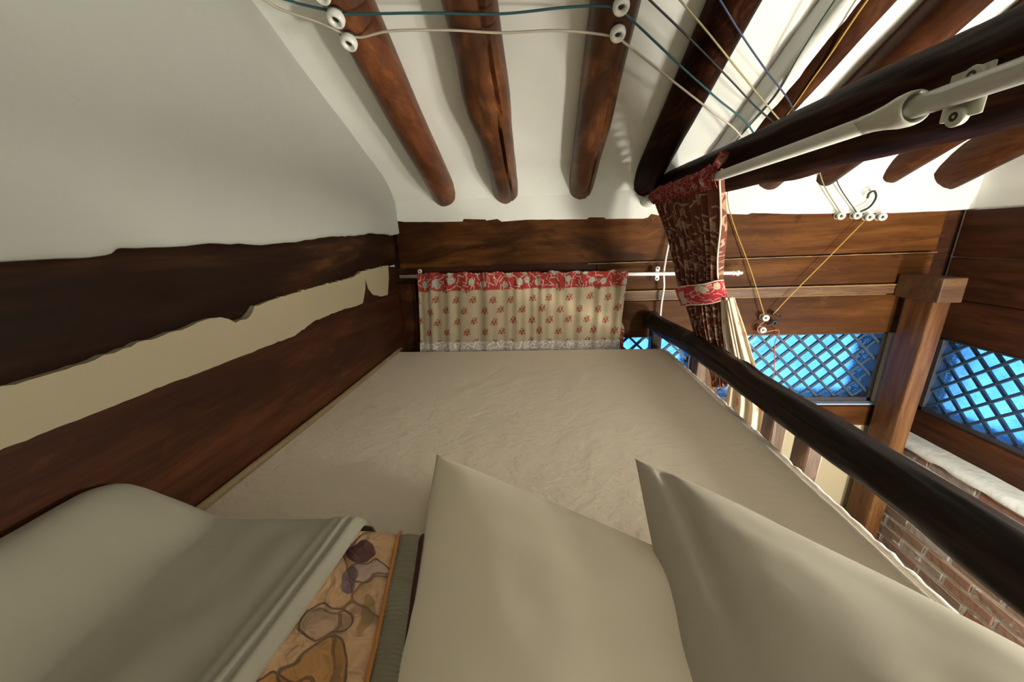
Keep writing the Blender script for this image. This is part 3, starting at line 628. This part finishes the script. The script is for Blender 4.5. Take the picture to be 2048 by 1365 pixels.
# guard rail
gr = thing('guard_rail', 'black gnarled log handrail on short posts along the open bed side', 'railing', (0.70, 1.0, 1.276))
log('rail', [(0.595, 1.955, 1.620), (0.625, 1.88, 1.606), (0.672, 1.74, 1.588), (0.70, 1.5, 1.575), (0.71, 1.15, 1.576), (0.712, 0.8, 1.580), (0.714, 0.45, 1.582), (0.714, -0.2, 1.585), (0.714, -1.2, 1.59)], 0.041, 0.046, 'rail', gr, 61, 0.15, ((1.2, 0.05, 0.6, 0.006, 0.12, 0.3), (2.6, 0.2, 0.7, 0.005, 0.1, 0.2)), ((0.02, 1.6, 0.012, 0.02), (0.33, 1.9, 0.010, 0.02), (0.47, 1.2, 0.008, 0.015)), 200, 56, (1.0, 1.0), 0.012, (3.2, 0.45))
for (x, y, w_) in ((0.617, 1.915, 0.030), (0.70, 1.575, 0.034), (0.712, 1.05, 0.028), (0.712, 0.905, 0.028), (0.712, 0.2, 0.028), (0.712, -0.7, 0.03)):
    if y > 1.8: box('post', (x - 0.028, y - w_, 1.276), (x + 0.028, y + w_, 1.60), 'rail', gr, 0.006, 0.002)
    else: box('post', (x - 0.022 + 0.012, y - w_, 1.276), (x + 0.034, y + w_, 1.56), 'railpost', gr, 0.005, 0.002)

# ---- quilt and its cover
qx = lambda a, b: (-0.224 + 0.22 * a - 1.0 * b, 0.495 - 0.976 * a + 0.015 * b)
qt = thing('folded_quilt', 'peach satin quilt with grey ribbed border showing from under the white cover', 'quilt', (-0.5, 0.2, 1.50))
def qbody(a, b):
    # wraps over the far edge and the right edge
    return None
def quiltz(a, b): return 1.590 + 0.006 * noise.noise((a * 9, b * 9, 1)) + 0.006 * noise.noise((a * 24, b * 24, 5))
def qtop(u, v):
    b = 0.040 + u * 0.53; a = v * 0.85; x, y = qx(a, b); x = max(x, -0.838); e = sm(a, 0, 0.025)
    return (x, y - 0.004 * e, quiltz(a, b) + 0.006 * sm(b, 0.04, 0.07) - 0.018 * (1 - e) ** 2)
grid('satin_panel', 90, 120, qtop, 'satin', qt, lambda u, v: (0.040 + u * 0.53, v * 0.85))
def qband(u, v):
    b = 0.001 + u * 0.038; a = v * 0.85; x, y = qx(a, b); e = sm(a, 0, 0.02)
    return (x, y - 0.004 * e, quiltz(a, 0.03) + 0.004 * math.sin(u * math.pi) - 0.016 * (1 - e) ** 2 + 0.0008 * math.sin(a * 1050))
grid('ribbed_border', 8, 700, qband, 'rib', qt, lambda u, v: (u * 0.04, v * 0.85))
tube('piping', [(*qx(a, 0.0), quiltz(a, 0.03) - 0.001 - (0.014 if a < 0.01 else 0)) for a in [0.85 * k / 40 for k in range(41)]], 0.0035, 'darkpipe', qt, 3, 8)
tube('edging', [(*qx(a, 0.041), quiltz(a, 0.04) + 0.002 - (0.012 if a < 0.01 else 0)) for a in [0.85 * k / 40 for k in range(41)]], 0.0032, 'orange', qt, 3, 8)
# the folded layers below the top panel
for (z0, z1, ins) in ((1.503, 1.545, -0.014), (1.546, 1.586, 0.002)):
    def body(u, v, z0=z0, z1=z1, ins=ins):
        th = v * math.pi; rr = (z1 - z0) / 2
        pts = []
        x, y = 0, 0
        s = u * 1.55
        # path: along the right edge towards the far corner, then along the far edge to the wall
        if s < 0.85: x, y = qx(0.85 - s, 0.0); nx, ny = 0.976, 0.22
        else: x, y = qx(0.0, min((s - 0.85), 0.62)); nx, ny = 0.08, 1.0
        k = math.exp(-((s - 0.85) / 0.02) ** 2); nx, ny = nx * (1 - k) + 0.7 * k, ny * (1 - k) + 0.7 * k
        bul = rr * math.sin(th) * 0.9 - ins - 0.016 - 0.012 * k
        x += nx * bul; y += ny * bul
        w = 0.003 * noise.noise((s * 18, v * 2, z0 * 30))
        return (max(x + w, -0.838), y + w, z0 + (z1 - z0) * (0.5 - 0.5 * math.cos(th)))
    grid('quilt_layer', 200, 12, body, 'quilt_under', qt)
fv = [(*qx(0.012, 0.012), 1.503), (*qx(0.85, 0.012), 1.503), (*qx(0.85, 0.57), 1.503), (*qx(0.012, 0.57), 1.503)]; fv = [(max(x, -0.838), y, z) for x, y, z in fv]
fv = fv + [(x, y, 1.580) for x, y, z in fv]
mesh('filling', fv, [[3, 2, 1, 0], [4, 5, 6, 7], [0, 1, 5, 4], [1, 2, 6, 5], [2, 3, 7, 6], [3, 0, 4, 7]], 'quilt_under', qt)
# white cover
def edge_x(y): return -0.326 - 0.075 * (0.503 - y)
def cov(u, v):
    # v: 0..0.16 far face going up, then towards the viewer
    if v < 0.14:
        t = v / 0.14; y = 0.524 + 0.003 * math.sin(t * 3); z = -1 + 0; yy = 0.52
    s = max(0, (v - 0.14) / 0.86); yb = 0.510 - s * 0.91 if v >= 0.14 else 0.512
    xr = edge_x(min(yb, 0.503)); x = -0.842 + (xr + 0.842) * u
    top = 1.607 + 0.006 * noise.noise((x * 6, yb * 5, 2)) + 0.003 * noise.noise((x * 15, yb * 12, 8))
    top += 0.090 * sm(-x, 0.60, 0.78) * (1 - 0.45 * sm(-x, 0.79, 0.845)) * (0.55 + 0.45 * sm(0.55 - yb, 0, 0.12)) 
    top += 0.012 * sm(-x, 0.50, 0.38) * 0.3
    d = xr - x
    for (dd, am, wd) in ((0.016, 0.007, 0.006), (0.034, 0.007, 0.007), (0.052, 0.004, 0.009)):
        top += am * math.exp(-((d - dd - 0.004 * noise.noise((yb * 5, dd * 100, 0))) / wd) ** 2)
    top -= 0.010 * (1 - sm(d, 0, 0.008))
    r = sm(0.510 - yb, -0.004, 0.035); top -= 0.026 * (1 - r) ** 2
    yy = yb + (0.008 * sm(-x, 0.7, 0.45) * 0)
    if v < 0.14:
        t = v / 0.14; z = 1.503 + (top - 1.503) * t; yy = 0.510 + 0.008 * math.sin(t * math.pi) + 0.003 * noise.noise((x * 20, t, 0)); return (x, yy, z)
    return (x, yy, top)
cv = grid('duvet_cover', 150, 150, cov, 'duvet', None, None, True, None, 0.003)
tag(cv, 'plain white cotton cover pulled diagonally over the folded quilt by left wall', 'duvet')

# ---- pillows
def pillow(name, A, R, B, Lc, T, mat, seed, label, conc=0.05, crease=None):
    A, R, B, Lc = map(Vector, (A, R, B, Lc)); n = 64; e1, e2 = R - A, Lc - A
    N = (R - A).cross(Lc - A); N = N if N.z > 0 else -N; N.normalize(); vs, fs = [], []
    def pt(u, v, side):
        s, t = u * 2 - 1, v * 2 - 1
        cs = 1 - conc * (1 - t * t) * 0 ; uu = u + conc * (-s) * (1 - t * t) * 0
        p = A * (1 - u) * (1 - v) + R * u * (1 - v) + B * u * v + Lc * (1 - u) * v
        c = (A + R + B + Lc) / 4
        p = p + (c - p) * conc * (1 - abs(s * t)) * max(abs(s), abs(t)) ** 3
        h = T * ((1 - abs(s) ** 2.6) * (1 - abs(t) ** 2.6)) ** 0.55
        w = 0.010 * noise.noise((s * 1.6 + seed, t * 1.6, 0)) + 0.005 * noise.noise((s * 4 + seed, t * 4, 3))
        edge = max(abs(s), abs(t)); h += w * (1 - edge ** 4)
        if crease and side > 0:
            d = (u - crease[0] * v - crease[2] * 0.0); h -= crease[1] * math.exp(-((u - crease[2] - crease[0] * v) / 0.022) ** 2) * sm(v, 0.01, 0.08) * (1 - sm(v, 0.35, 0.65))
        q = p + N * (h if side > 0 else -h * 0.85)
        if q.z < 1.502: q.z = 1.502 + (q.z - 1.502) * 0.02
        return q
    for side in (1, -1):
        for j in range(n + 1):
            for i in range(n + 1): vs.append(tuple(pt(i / n, j / n, side)))
    m = (n + 1) ** 2
    for j in range(n):
        for i in range(n):
            k = j * (n + 1) + i; fs.append([k, k + 1, k + n + 2, k + n + 1]); fs.append([m + k, m + k + n + 1, m + k + n + 2, m + k + 1])
    bm = bmesh.new(); bv = [bm.verts.new(v) for v in vs]
    for f in fs: bm.faces.new([bv[k] for k in f])
    bmesh.ops.remove_doubles(bm, verts=bm.verts[:], dist=1e-5); bmesh.ops.recalc_face_normals(bm, faces=bm.faces[:]); bm.verts.index_update()
    v2 = [v.co[:] for v in bm.verts]; f2 = [[v.index for v in f.verts] for f in bm.faces]; bm.free()
    o = mesh(name, v2, f2, mat, None, True); return tag(o, label, 'pillow', 'white pillows at the near end of the mattress')
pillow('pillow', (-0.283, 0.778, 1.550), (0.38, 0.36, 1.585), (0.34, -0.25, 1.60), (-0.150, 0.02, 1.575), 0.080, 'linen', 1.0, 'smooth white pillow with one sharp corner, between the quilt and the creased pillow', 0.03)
pillow('pillow', (0.200, 0.690, 1.608), (0.625, 0.225, 1.585), (0.62, -0.35, 1.62), (0.085, 0.00, 1.640), 0.095, 'linen_shaded', 5.0, 'creased white pillow beside the black guard rail, lying over the other pillow', 0.03, (0.03, 0.014, 0.085))

# ================================================================== CURTAINS
# --- thin rod and valance over the left window
tr_ = thing('curtain_rod', 'thin white curtain rod along the far plank wall holding the short curtain', 'curtain rod', (0.1, 1.93, 1.88))
rp = lambda x: 1.904 - 0.0205 * (x + 0.795)
tube('tube', [(-0.795, 1.932, rp(-0.795)), (0.985, 1.932, rp(0.985))], 0.0095, 'white_rod', tr_, 1, 12)
lathe('finial', (0.985, 1.932, rp(0.985)), (1, 0, -0.02), [(0, 0.0095), (0.002, 0.013), (0.008, 0.013), (0.010, 0.009), (0.016, 0.009), (0.019, 0.014), (0.027, 0.016), (0.034, 0.013), (0.037, 0.007), (0.044, 0.009), (0.050, 0.008), (0.053, 0.003)], 'white_rod', tr_, 14)
for bx in (0.612, -0.684):
    bk = lathe('bracket', (bx, 1.945, rp(bx) + 0.026), (0, 1, 0), [(0, 0.012), (0.010, 0.012)], 'white_rod', tr_, 14)
    lathe('plate', (bx, 1.945, rp(bx) - 0.026), (0, 1, 0), [(0, 0.012), (0.010, 0.012)], 'white_rod', bk, 14)
    box('plate', (bx - 0.010, 1.944, rp(bx) - 0.028), (bx + 0.010, 1.956, rp(bx) + 0.028), 'white_rod', bk, 0.003)
    box('arm', (bx - 0.005, 1.945, rp(bx) - 0.006), (bx + 0.005, 1.999, rp(bx) + 0.006), 'white_rod', bk, 0.002)
    for dz in (0.026, -0.026): lathe('screw', (bx, 1.9455, rp(bx) + dz), (0, -1, 0), [(0, 0.005), (0.0025, 0.004)], 'screw', bk, 8)
vc = thing('short_curtain', 'short cream curtain with small red sprigs and red header on thin rod', 'curtain', (-0.12, 1.92, 1.49))
def gath(u, z, k=1.0):
    g1 = math.sin(u * 62 + 2.2 * math.sin(u * 7)) * 0.5 + math.sin(u * 131 + 3 * math.sin(u * 11)) * 0.25 + noise.noise((u * 16, 0, 5)) * 0.6
    return g1 * k
def vx(u, z):
    f = (1.885 - z) / 0.4
    return -0.690 - 0.030 * max(0, f) * (1 - u) + u * (1.143 + 0.0 * f) - 0.028 * max(0, f) * sm(u, 0.7, 1.0)
def vbody(a, b):
    z = 1.822 - b * 0.40; x = vx(a, z); right = sm(a, 0.72, 1.0)
    w = 0.011 * gath(a, z) * (1 - 0.25 * b) + 0.006 * noise.noise((a * 9, b * 3, 2)) + 0.010 * right * math.sin(a * 120) * (1 - 0.5 * b)
    return (x + 0.004 * noise.noise((a * 20, b * 4, 1)), 1.922 + w - 0.010 * b, z)
grid('panel', 330, 40, vbody, 'cream', vc, lambda a, b: (a * 1.36, (1 - b) * 0.40))
def vhead(a, b):
    top = rp(-0.69 + 1.143 * a) + 0.019 + 0.012 * noise.noise((a * 19, 2, 0)) + 0.007 * noise.noise((a * 55, 4, 0)); z = top + (1.818 - top) * b; x = vx(a, z)
    pin = math.exp(-((z - rp(x)) / 0.012) ** 2)
    w = 0.012 * gath(a, z) * (1 - 0.5 * pin) + 0.006 * noise.noise((a * 45, b * 3, 7))
    return (x, 1.917 + w - 0.006 * pin, z)
grid('header', 330, 22, vhead, 'header', vc, lambda a, b: (a * 1.36, 0.09 * (1 - b)))
def vhem(a, b):
    z = 1.522 - b * 0.105; p = vbody(a, (1.822 - z) / 0.40); return (p[0], p[1] - 0.004 - 0.002 * noise.noise((a * 60, b * 5, 0)), z + 0.010 * noise.noise((a * 30, 3, 0)) * (1 - b))
def lacemat():
    g = G('lace_hem'); u, v = uvxy(g); p = g.comb(u, v); d, vo = dashes(g, p, 34, 0.016, 0.0035); d2, _ = dashes(g, g.vmath('ADD', p, (5.1, 2.2, 0))[0], 40, 0.012, 0.003)
    c = g.mix(g.mx(d, d2), (0.55, 0.46, 0.38), (0.85, 0.80, 0.74)); return g.done(g.bsdf(c, 0.9, 0, None, 0.1))
M['lacehem'] = lacemat()
grid('hem', 260, 6, vhem, 'lacehem', vc, lambda a, b: (a * 1.36, b * 0.115))
def vfl(a, b):
    z = 1.625 - b * 0.19; x = 0.425 + 0.026 * a - 0.004 * b * 1; wv = sm(b, 0, 0.3)
    return (x - 0.012 + 0.018 * wv * a, 1.932 + 0.014 * a + 0.004 * math.sin(b * 14), z)
grid('side_facing', 6, 24, vfl, 'header', vc, lambda a, b: (a * 0.05, b * 0.19))

# --- thick rod under the tie beam
RX, RZ = 0.56, 2.253
tk = thing('curtain_pole', 'thick white telescopic curtain pole under the dark tie beam', 'curtain rod', (RX, 1.0, RZ))
tube('tube', [(RX - 0.012, 1.985, RZ - 0.010), (RX, 0.66, RZ)], 0.0145, 'white_metal', tk, 1, 24)
lathe('end_flange', (RX - 0.012, 1.992, RZ - 0.010), (0, -1, 0), [(0, 0.030), (0.008, 0.031), (0.014, 0.024), (0.030, 0.021), (0.052, 0.020), (0.055, 0.016)], 'white_metal', tk, 24)
ho = lathe('holder', (RX, 0.74, RZ), (0, -1, 0), [(0, 0.0150), (0.02, 0.0155), (0.045, 0.0185), (0.07, 0.0235), (0.085, 0.0245), (0.092, 0.0235), (0.094, 0.0205), (0.090, 0.019), (0.085, 0.0175)], 'ivory', tk, 28)
tube('inner_tube', [(RX, 0.66, RZ), (RX, -1.28, RZ)], 0.0150, 'white_metal', tk, 1, 24)
box('back_plate', (RX + 0.016, 0.575, RZ - 0.030), (RX + 0.021, 0.625, RZ + 0.030), 'ivory', ho, 0.002)
for dz, yy in ((0.019, 0.592), (-0.027, 0.600)):
    lathe('ear', (RX + 0.020, yy, RZ + dz), (-1, 0, -0.1), [(0, 0.011), (0.008, 0.0125), (0.010, 0.0115), (0.0105, 0.0075)], 'ivory', ho, 18); lathe('screw', (RX + 0.0105, yy, RZ + dz), (-1, 0, -0.1), [(0, 0.007), (0.002, 0.005), (0.001, 0.002)], 'screw', ho, 12)
cl = tube('hook', [(RX - 0.02, 1.90, RZ - 0.025), (RX + 0.01, 1.88, RZ - 0.028), (RX + 0.03, 1.865, RZ - 0.03), (RX + 0.034, 1.862, RZ - 0.045)], 0.003, 'ivory', tk, 5, 6)

# --- tied curtain
tc = thing('tied_curtain', 'dark maroon patterned curtain with cream lining gathered by a red tie band', 'curtain', (0.7, 1.5, 1.3))
# z, centre x, centre y, half width vector x, y, pleat amplitude
TAB = [(0.0, 2.292, 0.566, 1.535, 0.004, -0.310, 0.010), (0.05, 2.253, 0.548, 1.535, 0.004, -0.305, 0.014), (0.10, 2.215, 0.560, 1.535, 0.006, -0.295, 0.014), (0.27, 2.073, 0.615, 1.550, 0.026, -0.190, 0.018),
       (0.50, 1.868, 0.668, 1.56, 0.040, -0.088, 0.017), (0.60, 1.79, 0.700, 1.55, 0.042, -0.080, 0.016), (0.72, 1.70, 0.722, 1.545, 0.036, -0.072, 0.017), (0.82, 1.61, 0.748, 1.54, 0.030, -0.062, 0.018), (0.92, 1.51, 0.800, 1.525, 0.022, -0.056, 0.018), (1.0, 1.40, 0.82, 1.52, 0.025, -0.055, 0.018)]
def smooth_tab(t):
    e = 0.035; ks = [lerp_tab(TAB, max(0, min(1, t + d * e))) for d in (-1, -0.5, 0, 0.5, 1)]; return [sum(k[i] for k in ks) / 5 for i in range(6)]
def tpt(s, t, off=0.0, extra=1.0):
    z, cx_, cy_, wx, wy, am = smooth_tab(t); a = s * 2 - 1
    n = Vector((wy, -wx, 0)).normalized()            # faces the bed
    N_ = 10; ph = s * N_ * 2 * math.pi + 1.6 * math.sin(s * 9) + 0.8 * math.sin(t * 5 + s * 4)
    d = am * extra * (math.sin(ph) + 0.35 * math.sin(2.3 * ph + 1)) + 0.006 * noise.noise((s * 9, t * 5, 3))
    bulge = (1 - a * a) * 0.022 * sm(t, 0.4, 0.55)
    sag = 0.035 * (1 - abs(a)) * sm(t, 0.05, 0.3) * 0
    p = Vector((cx_ + wx * a, cy_ + wy * a, z + 0.03 * sm(t, .3, .5) * a)) + n * (d + bulge + off); return p
grid('drape', 260, 120, lambda a, b: tpt(a, 0.07 + b * 0.93), 'maroon', tc, lambda a, b: (a * 1.25 * (1 - 0.45 * sm(b, 0.2, 0.6)), (1 - b) * 0.95), True, None, 0.0015)
def ruff(a, b):
    t = b * 0.10; p = tpt(a, t, 0.004 + 0.024 * math.exp(-((t - 0.05) / 0.04) ** 2), 1.0); top = 1 - b; p.z += top * (0.012 * noise.noise((a * 40, 1, 1)) + 0.008 * noise.noise((a * 90, 5, 2))); p.x += 0.006 * noise.noise((a * 70, b * 3, 4))
    if a > 0.955: p.z += 0.03 * top * sm(a, 0.955, 0.97); p.x += 0.01 * math.sin((a - 0.955) * 140)
    return p
grid('ruffle', 320, 22, ruff, 'ruffle', tc, lambda a, b: (a * 1.3, 0.1 * (1 - b)), True, None, 0.0015)
tube('piping', [tuple(tpt(1.0, 0.03 + 0.47 * k / 30, 0.002)) for k in range(31)], 0.0032, 'cord', tc, 3, 6)
# lining seen from the tie band downwards
LT = [(0.0, 1.830, 0.735, 1.452, 0.020, -0.012, 0.004), (0.25, 1.70, 0.775, 1.450, 0.034, -0.020, 0.007), (0.45, 1.59, 0.810, 1.450, 0.042, -0.024, 0.010), (0.6, 1.49, 0.848, 1.452, 0.045, -0.026, 0.012), (0.75, 1.35, 0.878, 1.47, 0.060, -0.040, 0.016), (1.0, 0.95, 0.895, 1.48, 0.080, -0.05, 0.020)]
def lpt(s, t):
    z, x, y, wx, wy, am = lerp_tab(LT, t); a = s * 2 - 1; n = Vector((wy, -wx, 0)).normalized()
    ph = s * 3.2 * 2 * math.pi + 0.6 * math.sin(t * 6); d = am * math.sin(ph) + 0.02 * (1 - a * a)
    return Vector((x + wx * a, y + wy * a, z)) + n * d
grid('lining', 90, 110, lpt, 'lining', tc, lambda a, b: (a * 0.42, (1 - b) * 0.85), True, None, 0.0015)
tube('piping', [tuple(lpt(0.0, 0.02 + 0.55 * k / 20) + Vector((0, -0.004, 0))) for k in range(21)], 0.004, 'cord', tc, 3, 6)
tube('piping', [tuple(lpt(0.46, 0.02 + 0.55 * k / 20) + Vector((0, -0.006, 0))) for k in range(21)], 0.0035, 'cord', tc, 3, 6)
# tie band: closed ring round the bundle
def band(a, b):
    th = a * 2 * math.pi; z, cx_, cy_, wx, wy, am = smooth_tab(0.50 + 0.10 * b); u_ = Vector((wx, wy, 0)); n = Vector((wy, -wx, 0)).normalized()
    p = Vector((cx_, cy_, 1.835)) + u_ * 1.14 * sq(math.cos(th), 0.8) + n * (0.012 + 0.046 * math.sin(th)); p.z = 1.866 - 0.080 * b + 0.030 * math.cos(th) + 0.003 * noise.noise((a * 9, b, 0)); return p
grid('tie_band', 72, 10, band, 'band', tc, lambda a, b: (a * 0.45, b * 0.085), True, None, 0.003)
for bb in (0.0, 1.0): tube('tie_edge', [tuple(band(k / 48, bb)) for k in range(49)], 0.0025, 'cord', tc, 1, 6)

# ================================================================== KNOBS AND WIRES
def knob(face, axis, label, group, r=0.020, ln=0.046, notag=False):
    ax = Vector(axis).normalized(); base = Vector(face) - ax * ln
    k = thing('insulator_knob', label, 'insulator', tuple(base), group)
    s = r / 0.02; h = ln
    lathe('spool', base, ax, [(0, 0.019 * s), (h * .28, 0.0195 * s), (h * .34, 0.018 * s), (h * .38, 0.0135 * s), (h * .56, 0.0135 * s), (h * .60, 0.0175 * s), (h * .68, 0.020 * s), (h * .86, 0.020 * s), (h * .96, 0.018 * s), (h, 0.014 * s), (h * 0.93, 0.0095 * s), (h * .8, 0.008 * s)], 'porcelain', k, 24)
    lathe('screw', base + ax * h * .80, ax, [(0, 0.0072 * s), (h * 0.05, 0.006 * s), (h * .06, 0.002 * s)], 'screw', k, 10)
    lathe('wire_wrap', base + ax * h * .40, ax, [(0, 0.0135 * s), (h * .01, 0.0162 * s), (h * .13, 0.0162 * s), (h * .14, 0.0135 * s)], 'wire_black', k, 16)
    return k
cn = Vector((0, -0.45, -1)).normalized()
gk = 'porcelain knobs on the rafters'
knob((-0.528, 1.015, 2.668), cn + Vector((-.15, 0, 0)), 'porcelain knob on leftmost rafter, topmost of its three', gk, 0.0225, 0.055)
knob((-0.526, 1.068, 2.644), cn + Vector((-.15, 0, 0)), 'porcelain knob holding the teal wire on the leftmost rafter', gk, 0.0225, 0.055)
knob((-0.527, 1.126, 2.618), cn + Vector((-.15, 0, 0)), 'porcelain knob holding the white wire on the leftmost rafter', gk, 0.0225, 0.055)
knob((0.209, 1.103, 2.629), cn, 'porcelain knob holding the teal wire on the third rafter', gk, 0.021, 0.052)
knob((0.215, 1.167, 2.600), cn, 'porcelain knob holding the white wire on the third rafter', gk, 0.021, 0.052)
gf = 'porcelain knobs on the far plank wall'
for (x, z, lab) in ((1.479, 2.127, 'first from left of four white knobs, holding the olive wire'), (1.553, 2.126, 'second of four white knobs in a row, wrapped with black wire'), (1.612, 2.116, 'third of four white knobs in a row, bare of wire'), (1.670, 2.114, 'last bare knob of the row of four, nearest the corner post')):
    knob((x, 1.955, z), (-0.12, -1, -0.1), lab, gf, 0.0185, 0.046)
knob((1.207, 1.955, 1.616), (-0.02, -1, 0.0), 'upper white knob above the window where yellow wires meet', gf, 0.0185, 0.046)
knob((1.203, 1.955, 1.548), (-0.02, -1, 0.0), 'lower white knob at window top looped by the red wire', gf, 0.0175, 0.046)
def wire(pts, mat, label, r=0.0026, name='electric_wire', n=6):
    return tag(tube(name, pts, r, mat, None, n, 6), label, 'wire')
wire([(-0.84, 0.98, 2.72), (-0.641, 1.032, 2.686), (-0.601, 1.048, 2.679), (-0.54, 1.066, 2.67), (-0.501, 1.078, 2.665), (-0.293, 1.093, 2.658), (-0.099, 1.112, 2.65), (0.081, 1.112, 2.65), (0.191, 1.120, 2.645), (0.237, 1.143, 2.631), (0.444, 1.3, 2.56), (0.596, 1.412, 2.51), (0.781, 1.547, 2.449), (0.95, 1.75, 2.37), (1.05, 1.985, 2.30)], 'wire_teal', 'teal wire strung across the rafters between upper knobs', 0.0030)
wire([(-0.84, 0.97, 2.715), (-0.699, 1.023, 2.69), (-0.66, 1.053, 2.676), (-0.579, 1.091, 2.659), (-0.507, 1.133, 2.64), (-0.403, 1.126, 2.643), (-0.24, 1.138, 2.638), (-0.105, 1.156, 2.63), (0.059, 1.164, 2.626), (0.198, 1.188, 2.614), (0.242, 1.206, 2.602), (0.389, 1.311, 2.555), (0.569, 1.439, 2.498), (0.765, 1.581, 2.434), (0.92, 1.78, 2.36), (1.0, 1.985, 2.29)], 'wire_white', 'greyed white wire strung across the rafters between lower knobs', 0.0032)
wire([(-0.30, 0.66, 2.86), (0.05, 0.93, 2.73), (0.249, 1.087, 2.656), (0.279, 1.108, 2.646), (0.44, 1.225, 2.594), (0.6, 1.345, 2.54), (0.799, 1.493, 2.473), (1.15, 1.77, 2.41), (1.34, 1.93, 2.41), (1.43, 1.957, 2.275), (1.548, 1.965, 2.142)], 'wire_black', 'black wire crossing the ceiling to the second knob of the row')
wire([(-0.19, 0.68, 2.855), (0.15, 0.95, 2.72), (0.32, 1.089, 2.655), (0.354, 1.114, 2.643), (0.453, 1.191, 2.609), (0.617, 1.323, 2.55), (0.851, 1.508, 2.466), (1.12, 1.76, 2.41), (1.28, 1.93, 2.41), (1.366, 1.957, 2.275), (1.475, 1.965, 2.143)], 'wire_olive', 'olive yellow wire crossing the ceiling to first knob of the row')
wire([(0.20, 0.89, 2.755), (0.27, 0.95, 2.72), (0.424, 1.098, 2.651), (0.454, 1.123, 2.64), (0.566, 1.219, 2.596), (0.701, 1.33, 2.547), (0.873, 1.469, 2.484), (1.02, 1.65, 2.41), (1.10, 1.985, 2.34)], 'wire_blue', 'dark blue wire crossing the ceiling right of the olive wire')
wire([(0.79, 0.2, 3.075), (0.815, 0.95, 2.74), (0.838, 1.176, 2.636), (0.863, 1.314, 2.574), (0.875, 1.402, 2.534), (0.890, 1.496, 2.492), (0.92, 1.75, 2.38), (0.925, 1.96, 2.245), (1.10, 1.965, 1.86), (1.198, 1.966, 1.635)], 'wire_yellow', 'yellow wire along a rafter and down to the upper window knob')
wire([(0.765, 0.2, 3.11), (0.755, 0.9, 2.79), (0.773, 1.196, 2.652), (0.790, 1.337, 2.588), (0.815, 1.474, 2.526), (0.805, 1.625, 2.459), (0.80, 1.80, 2.39)], 'wire_green', 'dark green wire running along the grey plaster fillet')
wire([(1.590, 1.963, 2.098), (1.45, 1.962, 1.915), (1.32, 1.964, 1.745), (1.245, 1.967, 1.637)], 'wire_yellow', 'yellow wire slanting from the knob row to upper window knob')
wire([(1.215, 1.972, 1.60), (1.185, 1.968, 1.575), (1.178, 1.968, 1.548), (1.195, 1.966, 1.530), (1.24, 1.968, 1.540), (1.285, 1.970, 1.545), (1.296, 1.975, 1.52), (1.292, 1.985, 1.46), (1.318, 1.99, 1.30), (1.325, 1.99, 1.12), (1.325, 1.978, 0.95)], 'wire_red', 'red wire looped at the lower knob and hanging over the window', 0.0026)
for (pts, nm) in (([(1.243, 1.985, 1.632), (1.25, 1.972, 1.645), (1.268, 1.966, 1.632), (1.285, 1.972, 1.622)], 'tape'), ([(1.235, 1.985, 1.575), (1.25, 1.972, 1.59), (1.268, 1.968, 1.598), (1.268, 1.972, 1.578)], 'tape')):
    tag(tube('wire_joint', pts, 0.007, 'wire_black', None, 5, 6, True), 'black taped wire joint beside the %s window knob' % ('upper' if pts[0][2] > 1.6 else 'lower'), 'wire joint')
tag(tube('wire_curl', [(1.56, 1.958, 2.145), (1.60, 1.962, 2.165), (1.618, 1.962, 2.205), (1.605, 1.962, 2.235), (1.585, 1.964, 2.228), (1.583, 1.966, 2.205)], 0.0045, 'wire_black', None, 6, 6), 'black taped curl of wire end above the row of knobs', 'wire')
wire([(0.672, 1.975, 2.15), (0.668, 1.968, 2.06), (0.652, 1.955, 1.95), (0.645, 1.945, 1.875), (0.655, 1.955, 1.80), (0.652, 1.965, 1.70), (0.655, 1.975, 1.55), (0.66, 1.985, 1.40)], 'cable', 'white cable hanging on the planks behind the thin curtain rod', 0.0055, 'cable')
# ================================================================== LAMP (in the room below, right of the bed)
lx, ly, lz = LAMP_POS
lp = thing('floor_lamp', 'slim floor lamp with a round frosted globe standing in the room', 'lamp', (lx, ly, 0))
lathe('base', (lx, ly, 0), (0, 0, 1), [(0, 0.14), (0.015, 0.14), (0.025, 0.12), (0.03, 0.02)], 'screw', lp, 28)
lathe('pole', (lx, ly, 0.025), (0, 0, 1), [(0, 0.011), (lz - 0.17, 0.011), (lz - 0.16, 0.03), (lz - 0.12, 0.032)], 'screw', lp, 16)
lathe('globe', (lx, ly, lz - LAMP_R), (0, 0, 1), [(LAMP_R - LAMP_R * math.cos(math.pi * k / 16), max(0.004, LAMP_R * math.sin(math.pi * k / 16))) for k in range(17)], 'lamp', lp, 28)

nx_, ny_, nz_ = FILL_POS  # unseen lamp added as soft fill for mattress and left wall
pl = thing('fill_lamp', 'unseen round lamp added as soft fill, on a cord beside the bed', 'lamp', (nx_, ny_, nz_))
LR = FILL_R; pr = [(LR - LR * math.cos(math.pi * k / 24), max(0.02, LR * math.sin(math.pi * k / 24))) for k in range(25)]
lathe('shade', (nx_, ny_, nz_ - LR), (0, 0, 1), pr, 'fill_light', pl, 32)
tube('cord', [(nx_, ny_, nz_ + LR - 0.01), (nx_, ny_, ceil_z(ny_) - 0.005)], 0.004, 'wire_black', pl, 1, 6)
